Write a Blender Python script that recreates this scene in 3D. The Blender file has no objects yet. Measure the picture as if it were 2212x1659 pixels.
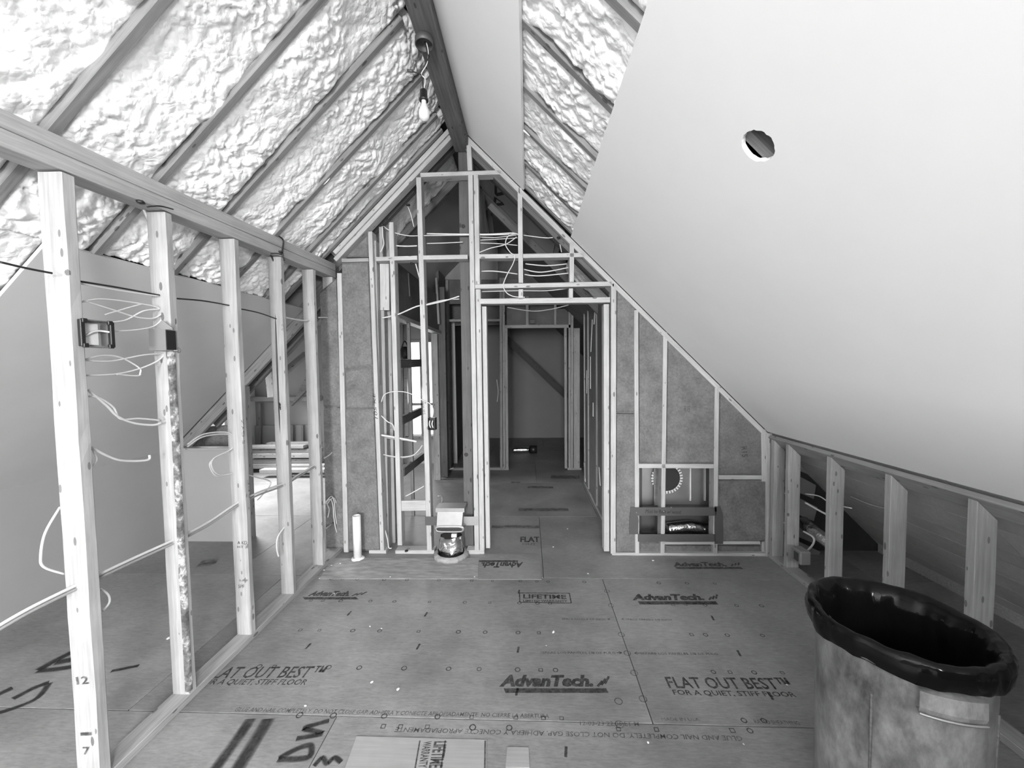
import bpy, bmesh, math, random
from mathutils import Vector, Matrix, noise
random.seed(7)
C = bpy.context.scene.collection
V = Vector

# ------------------------------------------------------------------ camera, light, exposure
FOC, CA, CB, CR, EYE = 830.0, .0416, .045, -.0115, 1.6
cY = V((CA, CB, -1)).normalized()
cZ = V((CR, 1, 0)); cZ = (cZ - cY * cZ.dot(cY)).normalized()
cX = cY.cross(cZ)
ROT = Matrix((cX, cY, cZ))                       # camera axes expressed in the room's axes
cam = bpy.data.cameras.new('camera'); camo = bpy.data.objects.new('camera', cam); C.objects.link(camo)
cam.sensor_width = 36; cam.lens = 36 * FOC / 2212; cam.clip_start = .02
camo.matrix_world = Matrix.Translation((0, 0, EYE)) @ ROT.to_4x4()
bpy.context.scene.camera = camo
O = V((0, 0, EYE))

world = bpy.data.worlds.new('overcast_sky'); bpy.context.scene.world = world
world.use_nodes = True
bg = world.node_tree.nodes['Background']; bg.inputs[0].default_value = (1, 1, 1, 1); bg.inputs[1].default_value = 1.6

def area(name, loc, target, sx, sy, watts):
    l = bpy.data.lights.new(name, 'AREA'); l.shape = 'RECTANGLE'; l.size = sx; l.size_y = sy; l.energy = watts
    l.color = (1, 1, 1)
    o = bpy.data.objects.new(name, l); C.objects.link(o); o.location = loc
    o.rotation_euler = (V(target) - V(loc)).to_track_quat('-Z', 'Y').to_euler()
    return o
area('gable_window_daylight', (-.45, -4.9, 1.66), (-.05, 3, 1.75), .8, 1.35, 345)
area('right_fill_panel', (1.02, -1.75, 1.93), (.32, -1.6, 1.23), 1.0, .8, 225)  # added fill panel just below solid drywall, lights the left side
area('dormer_window_daylight', (-4.4, 5.0, 1.5), (-3.1, 4.8, 0), 1.1, 1.1, 40).data.spread = 1.7
area('end_window_daylight', (-1.75, 6.24, 1.5), (-2.1, 3, .6), .4, 1.0, 8)

sc = bpy.context.scene
sc.view_settings.view_transform = 'Standard'; sc.view_settings.look = 'None'
sc.view_settings.gamma = 1; sc.view_settings.exposure = 0.6
sc.view_settings.use_curve_mapping = False
sc.cycles.use_denoising = True
sc.cycles.max_bounces = 10; sc.cycles.diffuse_bounces = 6
sc.cycles.caustics_reflective = False; sc.cycles.caustics_refractive = False

# ------------------------------------------------------------------ geometry of the place
def ray(px, py): return ROT @ V(((px - 1106) / FOC, (829.5 - py) / FOC, -1))
def on(px, py, ax, v):
    d = ray(px, py); return O + d * ((v - O[ax]) / d[ax])
FW = 3.21                                         # room face of the framed end wall
def W(px, py, y=FW): return on(px, py, 1, y)      # point on a wall across the room
def F(px, py, z=0.0): return on(px, py, 2, z)     # point on the floor
def XW(px, py, x): return on(px, py, 0, x)        # point on a wall running along the room
RIDGE = V((-.584, 0, 3.61)); KL, KR = .972, 1.0136
vL = V((-1, 0, -KL)).normalized(); nL = V((KL, 0, -1)).normalized()
vR = V((1, 0, -KR)).normalized(); nR = V((-KR, 0, -1)).normalized()
U = V((0, 1, 0))
def SL(u, v, n=0): return RIDGE + U * u + vL * v + nL * n
def SR(u, v, n=0): return RIDGE + U * u + vR * v + nR * n
def slope_hit(px, py, side, n=0):
    nn = nL if side == 'L' else nR
    d = ray(px, py); return O + d * ((RIDGE + nn * n - O).dot(nn) / d.dot(nn))

# ------------------------------------------------------------------ materials
def nodes(name):
    m = bpy.data.materials.new(name); m.use_nodes = True
    nt = m.node_tree; b = nt.nodes['Principled BSDF']; return m, nt, b
def N(nt, t, **k):
    n = nt.nodes.new(t)
    for a, v in k.items(): setattr(n, a, v)
    return n
def lk(nt, a, b): nt.links.new(a, b)
def math_node(nt, op, a, b=None, clamp=False):
    n = N(nt, 'ShaderNodeMath', operation=op); n.use_clamp = clamp
    for i, x in enumerate((a, b)):
        if x is None: continue
        if isinstance(x, (int, float)): n.inputs[i].default_value = x
        else: lk(nt, x, n.inputs[i])
    return n.outputs[0]
def coords(nt, scale, rand=True, kind='Object'):
    tc = N(nt, 'ShaderNodeTexCoord'); mp = N(nt, 'ShaderNodeMapping')
    src = tc.outputs[kind]
    if kind == 'World':
        pass
    if rand:
        oi = N(nt, 'ShaderNodeObjectInfo')
        add = N(nt, 'ShaderNodeVectorMath', operation='ADD')
        mu = N(nt, 'ShaderNodeVectorMath', operation='SCALE'); mu.inputs[0].default_value = (37, 19, 53)
        lk(nt, oi.outputs['Random'], mu.inputs['Scale'])
        lk(nt, src, add.inputs[0]); lk(nt, mu.outputs[0], add.inputs[1]); src = add.outputs[0]
    lk(nt, src, mp.inputs[0]); mp.inputs['Scale'].default_value = scale
    return mp.outputs[0]
def noise_tex(nt, vec, scale, detail=4, rough=.6):
    n = N(nt, 'ShaderNodeTexNoise'); lk(nt, vec, n.inputs['Vector'])
    n.inputs['Scale'].default_value = scale; n.inputs['Detail'].default_value = detail; n.inputs['Roughness'].default_value = rough
    return n.outputs[0]
def ramp(nt, fac, stops):
    r = N(nt, 'ShaderNodeValToRGB'); lk(nt, fac, r.inputs[0]); e = r.color_ramp.elements
    e[0].position, e[0].color = stops[0][0], (stops[0][1],) * 3 + (1,)
    e[1].position, e[1].color = stops[-1][0], (stops[-1][1],) * 3 + (1,)
    for p, v in stops[1:-1]:
        x = e.new(p); x.color = (v, v, v, 1)
    return r.outputs[0]
def mul(nt, a, b):
    m = N(nt, 'ShaderNodeMix', data_type='RGBA', blend_type='MULTIPLY'); m.inputs[0].default_value = 1
    lk(nt, a, m.inputs[6]); lk(nt, b, m.inputs[7]); return m.outputs[2]
def bump(nt, b, h, strength, dist=.01):
    n = N(nt, 'ShaderNodeBump'); n.inputs['Strength'].default_value = strength; n.inputs['Distance'].default_value = dist
    lk(nt, h, n.inputs['Height']); lk(nt, n.outputs[0], b.inputs['Normal'])
def plain(name, g, rough=.7, metal=0, var=.12, scale=8, bmp=0, bscale=60, sc3=(1, 1, 1), spec=.5):
    m, nt, b = nodes(name)
    v = coords(nt, sc3)
    n = noise_tex(nt, v, scale)
    lk(nt, ramp(nt, n, [(.25, g * (1 - var)), (.75, min(1, g * (1 + var)))]), b.inputs['Base Color'])
    b.inputs['Roughness'].default_value = rough; b.inputs['Metallic'].default_value = metal
    b.inputs['Specular IOR Level'].default_value = spec
    if bmp: bump(nt, b, noise_tex(nt, v, bscale), bmp)
    return m
def wood(name, g, knots=True, contrast=.22, rough=.65):
    m, nt, b = nodes(name)
    v = coords(nt, (1, 1, 1))
    gm = N(nt, 'ShaderNodeMapping'); lk(nt, v, gm.inputs[0]); gm.inputs['Scale'].default_value = (1.2, 26, 26)
    grain = noise_tex(nt, gm.outputs[0], 3, 6, .65)
    big = noise_tex(nt, v, 3.5, 3)
    col = mul(nt, ramp(nt, grain, [(.3, g * (1 - contrast)), (.68, min(1, g * (1 + contrast * .6)))]),
              ramp(nt, big, [(.3, .82), (.7, 1.0)]))
    if knots:
        km = N(nt, 'ShaderNodeMapping'); lk(nt, v, km.inputs[0]); km.inputs['Scale'].default_value = (5.5, 15, 15)
        vo = N(nt, 'ShaderNodeTexVoronoi'); lk(nt, km.outputs[0], vo.inputs['Vector']); vo.inputs['Scale'].default_value = 1
        gate = N(nt, 'ShaderNodeSeparateColor'); lk(nt, vo.outputs['Color'], gate.inputs[0])
        g1 = math_node(nt, 'GREATER_THAN', gate.outputs[0], .52)
        d = math_node(nt, 'LESS_THAN', math_node(nt, 'ADD', vo.outputs['Distance'], math_node(nt, 'MULTIPLY', grain, .12)), .175)
        k = math_node(nt, 'MULTIPLY', d, g1)
        # nail heads, one size smaller
        nm = N(nt, 'ShaderNodeMapping'); lk(nt, v, nm.inputs[0]); nm.inputs['Scale'].default_value = (8, 22, 22)
        v2 = N(nt, 'ShaderNodeTexVoronoi'); lk(nt, nm.outputs[0], v2.inputs['Vector']); v2.inputs['Scale'].default_value = 1
        k2 = math_node(nt, 'LESS_THAN', v2.outputs['Distance'], .13)
        kk = math_node(nt, 'MAXIMUM', math_node(nt, 'MULTIPLY', k, .72), math_node(nt, 'MULTIPLY', k2, .6))
        col = mul(nt, col, ramp(nt, kk, [(0, 1), (1, .12)]))
    lk(nt, col, b.inputs['Base Color']); b.inputs['Roughness'].default_value = rough
    b.inputs['Specular IOR Level'].default_value = .3
    bump(nt, b, grain, .12, .004)
    return m
def foam_mat():
    m, nt, b = nodes('spray_foam')
    v = coords(nt, (1, 1, 1))
    n = noise_tex(nt, v, 5, 4)
    lk(nt, ramp(nt, n, [(.25, .88), (.6, .95)]), b.inputs['Base Color'])
    b.inputs['Roughness'].default_value = .6; b.inputs['Specular IOR Level'].default_value = .35
    dist = N(nt, 'ShaderNodeTexNoise'); lk(nt, v, dist.inputs['Vector']); dist.inputs['Scale'].default_value = 14; dist.inputs['Detail'].default_value = 2
    wv = N(nt, 'ShaderNodeVectorMath', operation='SCALE'); lk(nt, dist.outputs['Color'], wv.inputs[0]); wv.inputs['Scale'].default_value = .07
    ad = N(nt, 'ShaderNodeVectorMath', operation='ADD'); lk(nt, v, ad.inputs[0]); lk(nt, wv.outputs[0], ad.inputs[1])
    vo = N(nt, 'ShaderNodeTexVoronoi', feature='SMOOTH_F1'); lk(nt, ad.outputs[0], vo.inputs['Vector']); vo.inputs['Scale'].default_value = 42; vo.inputs['Smoothness'].default_value = .25
    h = math_node(nt, 'ADD', math_node(nt, 'MULTIPLY', vo.outputs['Distance'], -1.1), math_node(nt, 'MULTIPLY', noise_tex(nt, v, 120, 2), .25))
    bump(nt, b, h, .3, .012)
    return m
def floor_mat():
    m, nt, b = nodes('subfloor_panel')
    v = coords(nt, (1, 1, 1))
    st = N(nt, 'ShaderNodeMapping'); lk(nt, v, st.inputs[0]); st.inputs['Scale'].default_value = (3, 16, 10)
    a = noise_tex(nt, st.outputs[0], 6, 6, .7)
    big = noise_tex(nt, v, 1.6, 5, .65)
    st2 = N(nt, 'ShaderNodeMapping'); lk(nt, v, st2.inputs[0]); st2.inputs['Scale'].default_value = (14, 60, 10); st2.inputs['Rotation'].default_value = (0, 0, .25)
    sp = noise_tex(nt, st2.outputs[0], 2.2, 3, .7)
    g = .25
    col = mul(nt, ramp(nt, a, [(.28, g * .78), (.7, g * 1.12)]), ramp(nt, big, [(.28, .62), (.68, 1.16)]))
    col = mul(nt, col, ramp(nt, sp, [(.33, .86), (.55, 1), (.74, 1.0)]))
    mx = N(nt, 'ShaderNodeMix', data_type='RGBA', blend_type='MIX')
    lk(nt, ramp(nt, sp, [(.68, 0), (.78, .55)]), mx.inputs[0]); lk(nt, col, mx.inputs[6]); mx.inputs[7].default_value = (.40, .40, .40, 1)
    lk(nt, mx.outputs[2], b.inputs['Base Color'])
    lk(nt, ramp(nt, big, [(.3, .42), (.7, .56)]), b.inputs['Roughness'])
    b.inputs['Specular IOR Level'].default_value = .45
    bump(nt, b, a, .1, .004)
    return m
def ink_mat(name, g=.03, cover=.8, soft=False, wear=8):
    m, nt, b = nodes(name)
    b.inputs['Base Color'].default_value = (g, g, g, 1); b.inputs['Roughness'].default_value = .7
    v = coords(nt, (1, 1, 1), rand=False)
    n = noise_tex(nt, v, wear * 6, 4, .7)
    a = ramp(nt, n, [(.3, max(0, cover - .45)), (.6, cover)])
    if soft:
        uv = N(nt, 'ShaderNodeTexCoord'); s = N(nt, 'ShaderNodeSeparateXYZ'); lk(nt, uv.outputs['UV'], s.inputs[0])
        e = math_node(nt, 'MULTIPLY', s.outputs[1], math_node(nt, 'SUBTRACT', 1, s.outputs[1]))
        e = math_node(nt, 'MULTIPLY', e, 4.6, True)
        e = math_node(nt, 'POWER', e, 1.3)
        a = math_node(nt, 'MULTIPLY', a, e)
    lk(nt, a, b.inputs['Alpha'])
    return m
def batt_mat():
    m, nt, b = nodes('mineral_wool')
    v = coords(nt, (1, 1, 1))
    n = noise_tex(nt, v, 7, 7, .7); f = noise_tex(nt, v, 60, 4, .7)
    col = mul(nt, ramp(nt, n, [(.28, .13), (.7, .235)]), ramp(nt, f, [(.3, .72), (.65, 1.05)]))
    lk(nt, col, b.inputs['Base Color']); b.inputs['Roughness'].default_value = .95; b.inputs['Specular IOR Level'].default_value = .1
    bump(nt, b, math_node(nt, 'ADD', n, f), .6, .012)
    return m
def bark_mat():
    m, nt, b = nodes('bark_edge')
    v = coords(nt, (1, 1, 1))
    n = noise_tex(nt, v, 17, 4, .7)
    lk(nt, ramp(nt, n, [(.36, .05), (.52, .14), (.66, .5)]), b.inputs['Base Color']); b.inputs['Roughness'].default_value = .9
    bump(nt, b, n, .8, .01)
    return m
def can_mat():
    m, nt, b = nodes('scuffed_grey_plastic')
    v = coords(nt, (1, 1, 1), rand=False)
    mp = N(nt, 'ShaderNodeMapping'); lk(nt, v, mp.inputs[0]); mp.inputs['Scale'].default_value = (1.4, 1.4, .7); mp.inputs['Rotation'].default_value = (.5, .6, 0)
    n = noise_tex(nt, mp.outputs[0], 6, 6, .65)
    s = noise_tex(nt, mp.outputs[0], 34, 3, .6)
    col = mul(nt, ramp(nt, n, [(.34, .06), (.48, .18), (.66, .36)]), ramp(nt, s, [(.3, .8), (.6, 1.0)]))
    lk(nt, col, b.inputs['Base Color']); b.inputs['Roughness'].default_value = .42
    bump(nt, b, s, .08, .003)
    return m
M = dict(
    stud=wood('pale_framing_lumber', .375), stud_dim=wood('grey_framing_lumber', .34), stud_dark=wood('dark_old_timber', .13, contrast=.35),
    rafter=wood('rafter_lumber', .25, contrast=.3), plate=wood('top_plate_lumber', .4, knots=False), post=wood('dark_post_timber', .11),
    beam=wood('dark_ridge_timber', .15, contrast=.35), plank=wood('roof_sheathing_plank', .52, knots=False, contrast=.12),
    foam=foam_mat(), floor=floor_mat(), batt=batt_mat(), bark=bark_mat(),
    drywall=plain('drywall_paper', .86, .75, var=.015, scale=3), drywall_grey_shade=plain('grey_shaded_drywall_paper', .31, .8, var=.05, scale=2), drywall_hall=plain('dim_grey_drywall_paper', .2, .8, var=.05, scale=2), drywall_mid=plain('unlit_drywall_paper', .5, .8, var=.05, scale=2),
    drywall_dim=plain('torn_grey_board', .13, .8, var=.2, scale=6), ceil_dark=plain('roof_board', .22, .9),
    ink=ink_mat('black_print', .03, .82), ink_faint=ink_mat('faint_print', .05, .68), spray=ink_mat('black_spray_paint', .02, .95, True, 3), smudge=ink_mat('smudged_print', .04, .5, True, 3),
    marker=ink_mat('black_marker', .02, .98),
    black=plain('black_plastic', .012, .45, var=.1), bag=plain('black_bin_liner', .004, .13, var=.2, bmp=.12, bscale=16, spec=.16),
    steel=plain('galvanized_steel', .34, .5, .8, var=.1), steel_dark=plain('grey_steel_plate', .10, .55, .4, var=.1),
    foil=plain('crinkled_foil', .75, .2, 1, var=.05, bmp=.9, bscale=24), hole=plain('dark_cavity', .04, .9),
    cable=plain('white_cable_jacket', .58, .5, var=.04), cable_grey=plain('grey_cable_jacket', .3, .5, var=.05), cable_black=plain('black_cable_jacket', .015, .5),
    pvc=plain('white_pvc', .72, .4, var=.04), can=can_mat(), plastic=plain('blue_grey_plastic_box', .17, .5), bulb=plain('frosted_bulb_glass', .62, .25, var=.01),
    crumb=plain('pale_debris', .75, .8), plank_grey=plain('dull_zinc_plate', .17, .6, .1), stud_whiter=wood('whiter_framing_lumber', .47), brace=wood('dark_stained_lumber', .05), duct_sheet=plain('dull_duct_sheet', .30, .5, .35), patch=wood('pale_patch_plywood', .32, knots=False, contrast=.12), rough_patch=plain('weathered_plywood', .30, .8, var=.35, scale=9, bmp=.3, sc3=(1, 4, 1)),
    paper=plain('white_sticker_paper', .8, .6), copper=plain('dull_pipe', .5, .35, .6))

# ------------------------------------------------------------------ builders
def link(name, me, mat, parent=None, mw=None):
    o = bpy.data.objects.new(name, me); C.objects.link(o)
    if mat is not None and len(me.materials) == 0: me.materials.append(mat)
    if parent is not None: o.parent = parent
    if mw is not None: o.matrix_basis = mw
    return o
def tag(o, label, cat, group=None, kind=None):
    o['label'] = label; o['category'] = cat
    if group: o['group'] = group
    if kind: o['kind'] = kind
    return o
def struct(name, label, cat):
    o = bpy.data.objects.new(name, None); C.objects.link(o); o.empty_display_size = .1
    return tag(o, label, cat, kind='structure')
def thing(name, loc, label, cat, group=None):
    o = bpy.data.objects.new(name, None); C.objects.link(o); o.location = loc; o.empty_display_size = .05
    return tag(o, label, cat, group)
def mesh(name, verts, faces, smooth=False):
    me = bpy.data.meshes.new(name); me.from_pydata([tuple(v) for v in verts], [], faces); me.validate()
    bm = bmesh.new(); bm.from_mesh(me); bmesh.ops.recalc_face_normals(bm, faces=bm.faces); bm.to_mesh(me); bm.free()
    if smooth:
        for p in me.polygons: p.use_smooth = True
    me.update(); return me
def local(parent, p):                     # children are given in room coordinates; their parents are only moved, never turned
    return V(p) - parent.location if parent is not None else V(p)
def board(name, mat, parent, a, b, w, d, wdir, ch=.0025, segs=1, jit=0, wane=0, seed=0):
    """a chamfered board from a to b (centres of its ends); w along wdir, d across"""
    a, b = V(a), V(b); ax = b - a; L = ax.length; ax.normalize()
    wd = V(wdir); wd = (wd - ax * wd.dot(ax)).normalized(); dd = ax.cross(wd)
    rot = Matrix((ax, wd, dd)).transposed().to_4x4()
    c = min(ch, w * .2, d * .2); hw, hd = w / 2, d / 2
    ring = [(hw, hd - c), (hw - c, hd), (-hw + c, hd), (-hw, hd - c), (-hw, -hd + c), (-hw + c, -hd), (hw - c, -hd), (hw, -hd + c)]
    vs, fs = [], []
    rnd = random.Random(seed)
    for i in range(segs + 1):
        x = -L / 2 + L * i / segs
        for k, (y, z) in enumerate(ring):
            jy = jz = 0
            if jit:
                q = V((x * 3.1 + seed, k * 1.7, seed)); jy = noise.noise(q) * jit + noise.noise(q * 5) * jit * .5; jz = noise.noise(q + V((9, 9, 9))) * jit * .6
            if wane and k in (0, 1):
                t = max(0, noise.noise(V((x * 2.3, seed * 1.3, 4))) + .42) * wane
                if k == 0: jz -= t
                else: jy -= t * .8
            vs.append((x, y + jy, z + jz))
    for i in range(segs):
        for k in range(8):
            k2 = (k + 1) % 8; fs.append((i * 8 + k, (i + 1) * 8 + k, (i + 1) * 8 + k2, i * 8 + k2))
    fs.append(tuple(range(7, -1, -1))); fs.append(tuple(segs * 8 + k for k in range(8)))
    me = mesh(name, vs, fs)
    return link(name, me, mat, parent, Matrix.Translation(local(parent, (a + b) / 2)) @ rot)
def fbar(name, mat, parent, tl, tr, bl, br, Y=FW, dep=.089, **k):
    """upright member of a wall across the room; its four front corners seen at wall face Y"""
    tl, tr, bl, br = (W(*p, Y) for p in (tl, tr, bl, br))
    a, b = (tl + tr) / 2, (bl + br) / 2
    w = ((tr - tl).length + (br - bl).length) / 2
    off = V((0, dep / 2, 0))
    return board(name, mat, parent, a + off, b + off, w, dep, (1, 0, 0), **k)
def fst(name, mat, parent, x0, x1, y0, X0, X1, y1, Y=FW, dep=.089, **k):
    return fbar(name, mat, parent, (x0, y0), (x1, y0), (X0, y1), (X1, y1), Y, dep, **k)
def fho(name, mat, parent, x0, y0, y0b, x1, y1, y1b, Y=FW, dep=.089, **k):
    """level member: left end x0 between y0 (top) and y0b (bottom), right end the same"""
    a, b = (W(x0, y0, Y) + W(x0, y0b, Y)) / 2, (W(x1, y1, Y) + W(x1, y1b, Y)) / 2
    w = ((W(x0, y0, Y) - W(x0, y0b, Y)).length + (W(x1, y1, Y) - W(x1, y1b, Y)).length) / 2
    off = V((0, dep / 2, 0))
    return board(name, mat, parent, a + off, b + off, w, dep, (0, 0, 1), **k)
def prism(name, mat, parent, pts, ext, puff=0, smooth=False):
    """solid whose front outline is pts (room points) and whose depth is the vector ext"""
    ext = V(ext); n = len(pts); c = sum((V(p) for p in pts), V()) / n
    org = c
    vs = [V(p) - org for p in pts] + [V(p) + ext - org for p in pts]
    fs = [tuple(range(n, 2 * n))]
    for i in range(n): fs.append((i, (i + 1) % n, n + (i + 1) % n, n + i))
    if puff:
        base = len(vs)
        for p in pts:
            d = (V(p) - c); k = max(0, 1 - .022 / max(d.length, .03)); vs.append(d * k - ext.normalized() * puff)
        for i in range(n): fs.append((i, base + i, base + (i + 1) % n, (i + 1) % n))
        fs.append(tuple(range(base, base + n)))
    else:
        fs.append(tuple(range(n)))
    me = mesh(name, vs, fs, smooth)
    return link(name, me, mat, parent, Matrix.Translation(local(parent, org)))
def box(name, mat, parent, lo, hi, ch=.003):
    lo, hi = V(lo), V(hi); c = (lo + hi) / 2; s = hi - lo
    bm = bmesh.new(); bmesh.ops.create_cube(bm, size=1); bmesh.ops.scale(bm, vec=s, verts=bm.verts)
    if ch: bmesh.ops.bevel(bm, geom=list(bm.edges), offset=min(ch, min(s) * .3), segments=1, affect='EDGES')
    me = bpy.data.meshes.new(name); bm.to_mesh(me); bm.free()
    return link(name, me, mat, parent, Matrix.Translation(local(parent, c)))
def smooth_path(pts, n=6):
    pts = [V(p) for p in pts]
    if len(pts) < 3: return pts
    out = []
    for i in range(len(pts) - 1):
        p0 = pts[max(i - 1, 0)]; p1 = pts[i]; p2 = pts[i + 1]; p3 = pts[min(i + 2, len(pts) - 1)]
        for k in range(n):
            t = k / n
            out.append(.5 * ((2 * p1) + (p2 - p0) * t + (2 * p0 - 5 * p1 + 4 * p2 - p3) * t * t + (3 * p1 - p0 - 3 * p2 + p3) * t ** 3))
    out.append(pts[-1]); return out
def tube(name, mat, parent, pts, r, sides=6, flat=1.0, curve=True):
    P = smooth_path(pts) if curve else [V(p) for p in pts]
    org = P[0].copy(); vs, fs = [], []; up = V((.31, .2, .93)).normalized()
    for i, p in enumerate(P):
        t = (P[min(i + 1, len(P) - 1)] - P[max(i - 1, 0)])
        if t.length < 1e-6: t = V((0, 0, 1))
        t.normalize(); a = t.cross(up)
        if a.length < .05: a = t.cross(V((1, 0, 0)))
        a.normalize(); b = t.cross(a); up = -b if (-b).dot(up) > 0 else b
        for k in range(sides):
            an = 2 * math.pi * k / sides
            vs.append(p - org + a * (r * math.cos(an)) + b * (r * flat * math.sin(an)))
    for i in range(len(P) - 1):
        for k in range(sides):
            k2 = (k + 1) % sides; fs.append((i * sides + k, i * sides + k2, (i + 1) * sides + k2, (i + 1) * sides + k))
    fs.append(tuple(range(sides))); fs.append(tuple((len(P) - 1) * sides + k for k in range(sides)))
    return link(name, mesh(name, vs, fs, True), mat, parent, Matrix.Translation(local(parent, org)))
def lathe(name, mat, parent, prof, loc, segs=48, fn=None, smooth=True, close=False):
    vs, fs = [], []
    for i, (r, z) in enumerate(prof):
        for k in range(segs):
            an = 2 * math.pi * k / segs; p = V((r * math.cos(an), r * math.sin(an), z))
            vs.append(fn(p, i, k, an) if fn else p)
    for i in range(len(prof) - 1):
        for k in range(segs):
            k2 = (k + 1) % segs; fs.append((i * segs + k, i * segs + k2, (i + 1) * segs + k2, (i + 1) * segs + k))
    if close:
        fs.append(tuple(range(segs))); fs.append(tuple((len(prof) - 1) * segs + k for k in range(segs)))
    return link(name, mesh(name, vs, fs, smooth), mat, parent, Matrix.Translation(local(parent, loc)))
def cable(pts, r, label, mat='cable', group=None, name='cable'):
    o = tube(name, M[mat], None, pts, r); return tag(o, label, 'cable', group)

_font = {}
def glyphs(body, shear=0, weight=0):
    cu = bpy.data.curves.new('print', 'FONT'); cu.body = body; cu.size = 1; cu.shear = shear; cu.offset = weight; cu.resolution_u = 2
    o = bpy.data.objects.new('print', cu); C.objects.link(o)
    me = bpy.data.meshes.new_from_object(o.evaluated_get(bpy.context.evaluated_depsgraph_get()))
    vs = [v.co.copy() for v in me.vertices]; fs = [tuple(p.vertices) for p in me.polygons]
    bpy.data.objects.remove(o); bpy.data.curves.remove(cu); bpy.data.meshes.remove(me)
    return vs, fs
class Print:
    """flat print collected into one mesh lying on a surface"""
    def __init__(s): s.v, s.f = [], []
    def text(s, body, a, b, h, nrm, shear=0, weight=0, flip=False):
        """fit text between base points a and b, height h, on a surface with normal nrm"""
        vs, fs = glyphs(body, shear, weight)
        if not vs: return
        x0 = min(v.x for v in vs); x1 = max(v.x for v in vs); y0 = min(v.y for v in vs); y1 = max(v.y for v in vs)
        a, b = V(a), V(b); ex = b - a; ey = V(nrm).cross(ex).normalized() * h
        off = V(nrm) * .0006; k = len(s.v)
        for v in vs: s.v.append(a + off + ex * ((v.x - x0) / (x1 - x0)) + ey * ((v.y - y0) / (y1 - y0)))
        s.f += [tuple(i + k for i in f) for f in fs]
    def quad(s, p, nrm):
        k = len(s.v); s.v += [V(q) + V(nrm) * .0006 for q in p]; s.f.append((k, k + 1, k + 2, k + 3))
    def ring(s, c, r, nrm=(0, 0, 1), sides=10, t=.3, square=False):
        k = len(s.v); n = 4 if square else sides
        for j in range(n):
            an = 2 * math.pi * (j + .5) / n
            d = V((math.cos(an), math.sin(an), 0))
            s.v += [V(c) + d * r + V(nrm) * .0006, V(c) + d * r * (1 - t) + V(nrm) * .0006]
        for j in range(n):
            j2 = (j + 1) % n; s.f.append((k + 2 * j, k + 2 * j2, k + 2 * j2 + 1, k + 2 * j + 1))
    def line(s, a, b, w, nrm=(0, 0, 1)):
        a, b = V(a), V(b); d = V(nrm).cross(b - a).normalized() * w / 2; s.quad((a - d, b - d, b + d, a + d), nrm)
    def build(s, name, mat, parent):
        org = V(); q = parent
        while q is not None: org += q.matrix_basis.translation; q = q.parent
        return link(name, mesh(name, [v - org for v in s.v], s.f), mat, parent)
def stroke(name, pts, w, parent, nrm=(0, 0, 1), mat=None):
    """soft sprayed stroke: a ribbon with its width running over UV.y"""
    P = smooth_path(pts, 5); nrm = V(nrm); vs, fs = [], []
    org = parent.matrix_basis.translation
    for i, p in enumerate(P):
        t = (P[min(i + 1, len(P) - 1)] - P[max(i - 1, 0)]).normalized(); d = nrm.cross(t) * w / 2
        vs += [p - d + nrm * .0008 - org, p + d + nrm * .0008 - org]
    for i in range(len(P) - 1): fs.append((2 * i, 2 * i + 2, 2 * i + 3, 2 * i + 1))
    me = bpy.data.meshes.new(name); me.from_pydata([tuple(v) for v in vs], [], fs); uv = me.uv_layers.new(name='UVMap')
    for l in me.loops: uv.data[l.index].uv = (l.vertex_index // 2 / len(P), l.vertex_index % 2)
    return link(name, me, mat or M['spray'], parent)

# ================================================================== FLOOR
floor = struct('floor', 'wooden subfloor of large printed engineered panels running through the attic', 'floor')
box('joist_deck', M['ceil_dark'], floor, (-4.8, -5.0, -.2), (3.6, 9.2, -.024), 0)
def panel(x0, y0, x1, y1, z=0, mat='floor', name='floor_panel', g=.0018):
    o = box(name, M[mat], floor, (x0 + g, y0 + g, -.022), (x1 - g, y1 - g, z), .0012)
    return o
rows = [(-5.0, -.75, -.3), (-.75, .455, .54), (.455, 1.67, -.9), (1.67, 2.85, .54), (2.85, 4.05, .10), (4.05, 5.25, .72), (5.25, 6.45, .1), (6.45, 7.65, -.7), (7.65, 9.2, .3)]
P = {}
for i, (y0, y1, xr) in enumerate(rows):
    x = xr
    while x > -4.8: x -= 2.45
    while x < 3.6:
        P[(i, round(max(x, -4.8), 2))] = panel(max(x, -4.8), y0, min(x + 2.45, 3.6), y1); x += 2.45
Z = V((0, 0, 1))
def fp(i, x):                                        # panel under a floor point
    return min((o for (k, _), o in P.items() if k == i), key=lambda o: abs(o.location.x - x) if o.dimensions.x == 0 else 0) if False else \
        max((kv for kv in P.items() if kv[0][0] == i and kv[0][1] <= x), key=lambda kv: kv[0][1])[1]
def logo(parent, x0, x1, yb, yt, bar0, bar1, by0, by1, mat='ink', up=True, shear=.25):
    p = Print()
    if up:
        p.text('AdvanTech.', F(x0, yb), F(x1, yb), (F(x0, yt) - F(x0, yb)).length, Z, shear, .055)
        a, b = F(x1 + 8, yb - 1), F(x1 + 34, yb); dy = (F(x1, yt) - F(x1, yb)).length
        for k in range(3):
            q = a + (b - a) * (k / 3); p.line(q + V((0, dy * .2 * k % dy * .6, 0)), q + V((.03, dy * (.45 + .2 * k), 0)), .012)
    else:
        p.text('AdvanTech.', F(x1, yt), F(x0, yt), (F(x0, yb) - F(x0, yt)).length, Z, shear, .055)
    p.quad((F(bar0, by1), F(bar1, by1), F(bar1 - 6, by0), F(bar0 - 4, by0)), Z)
    return p.build('printed_logo', M[mat], parent)
logo(fp(3, -.2), 1078, 1283, 1484, 1458, 1092, 1315, 1487, 1497)
logo(fp(3, 1), 1367, 1524, 1297, 1284, 1382, 1552, 1299, 1306)
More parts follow.
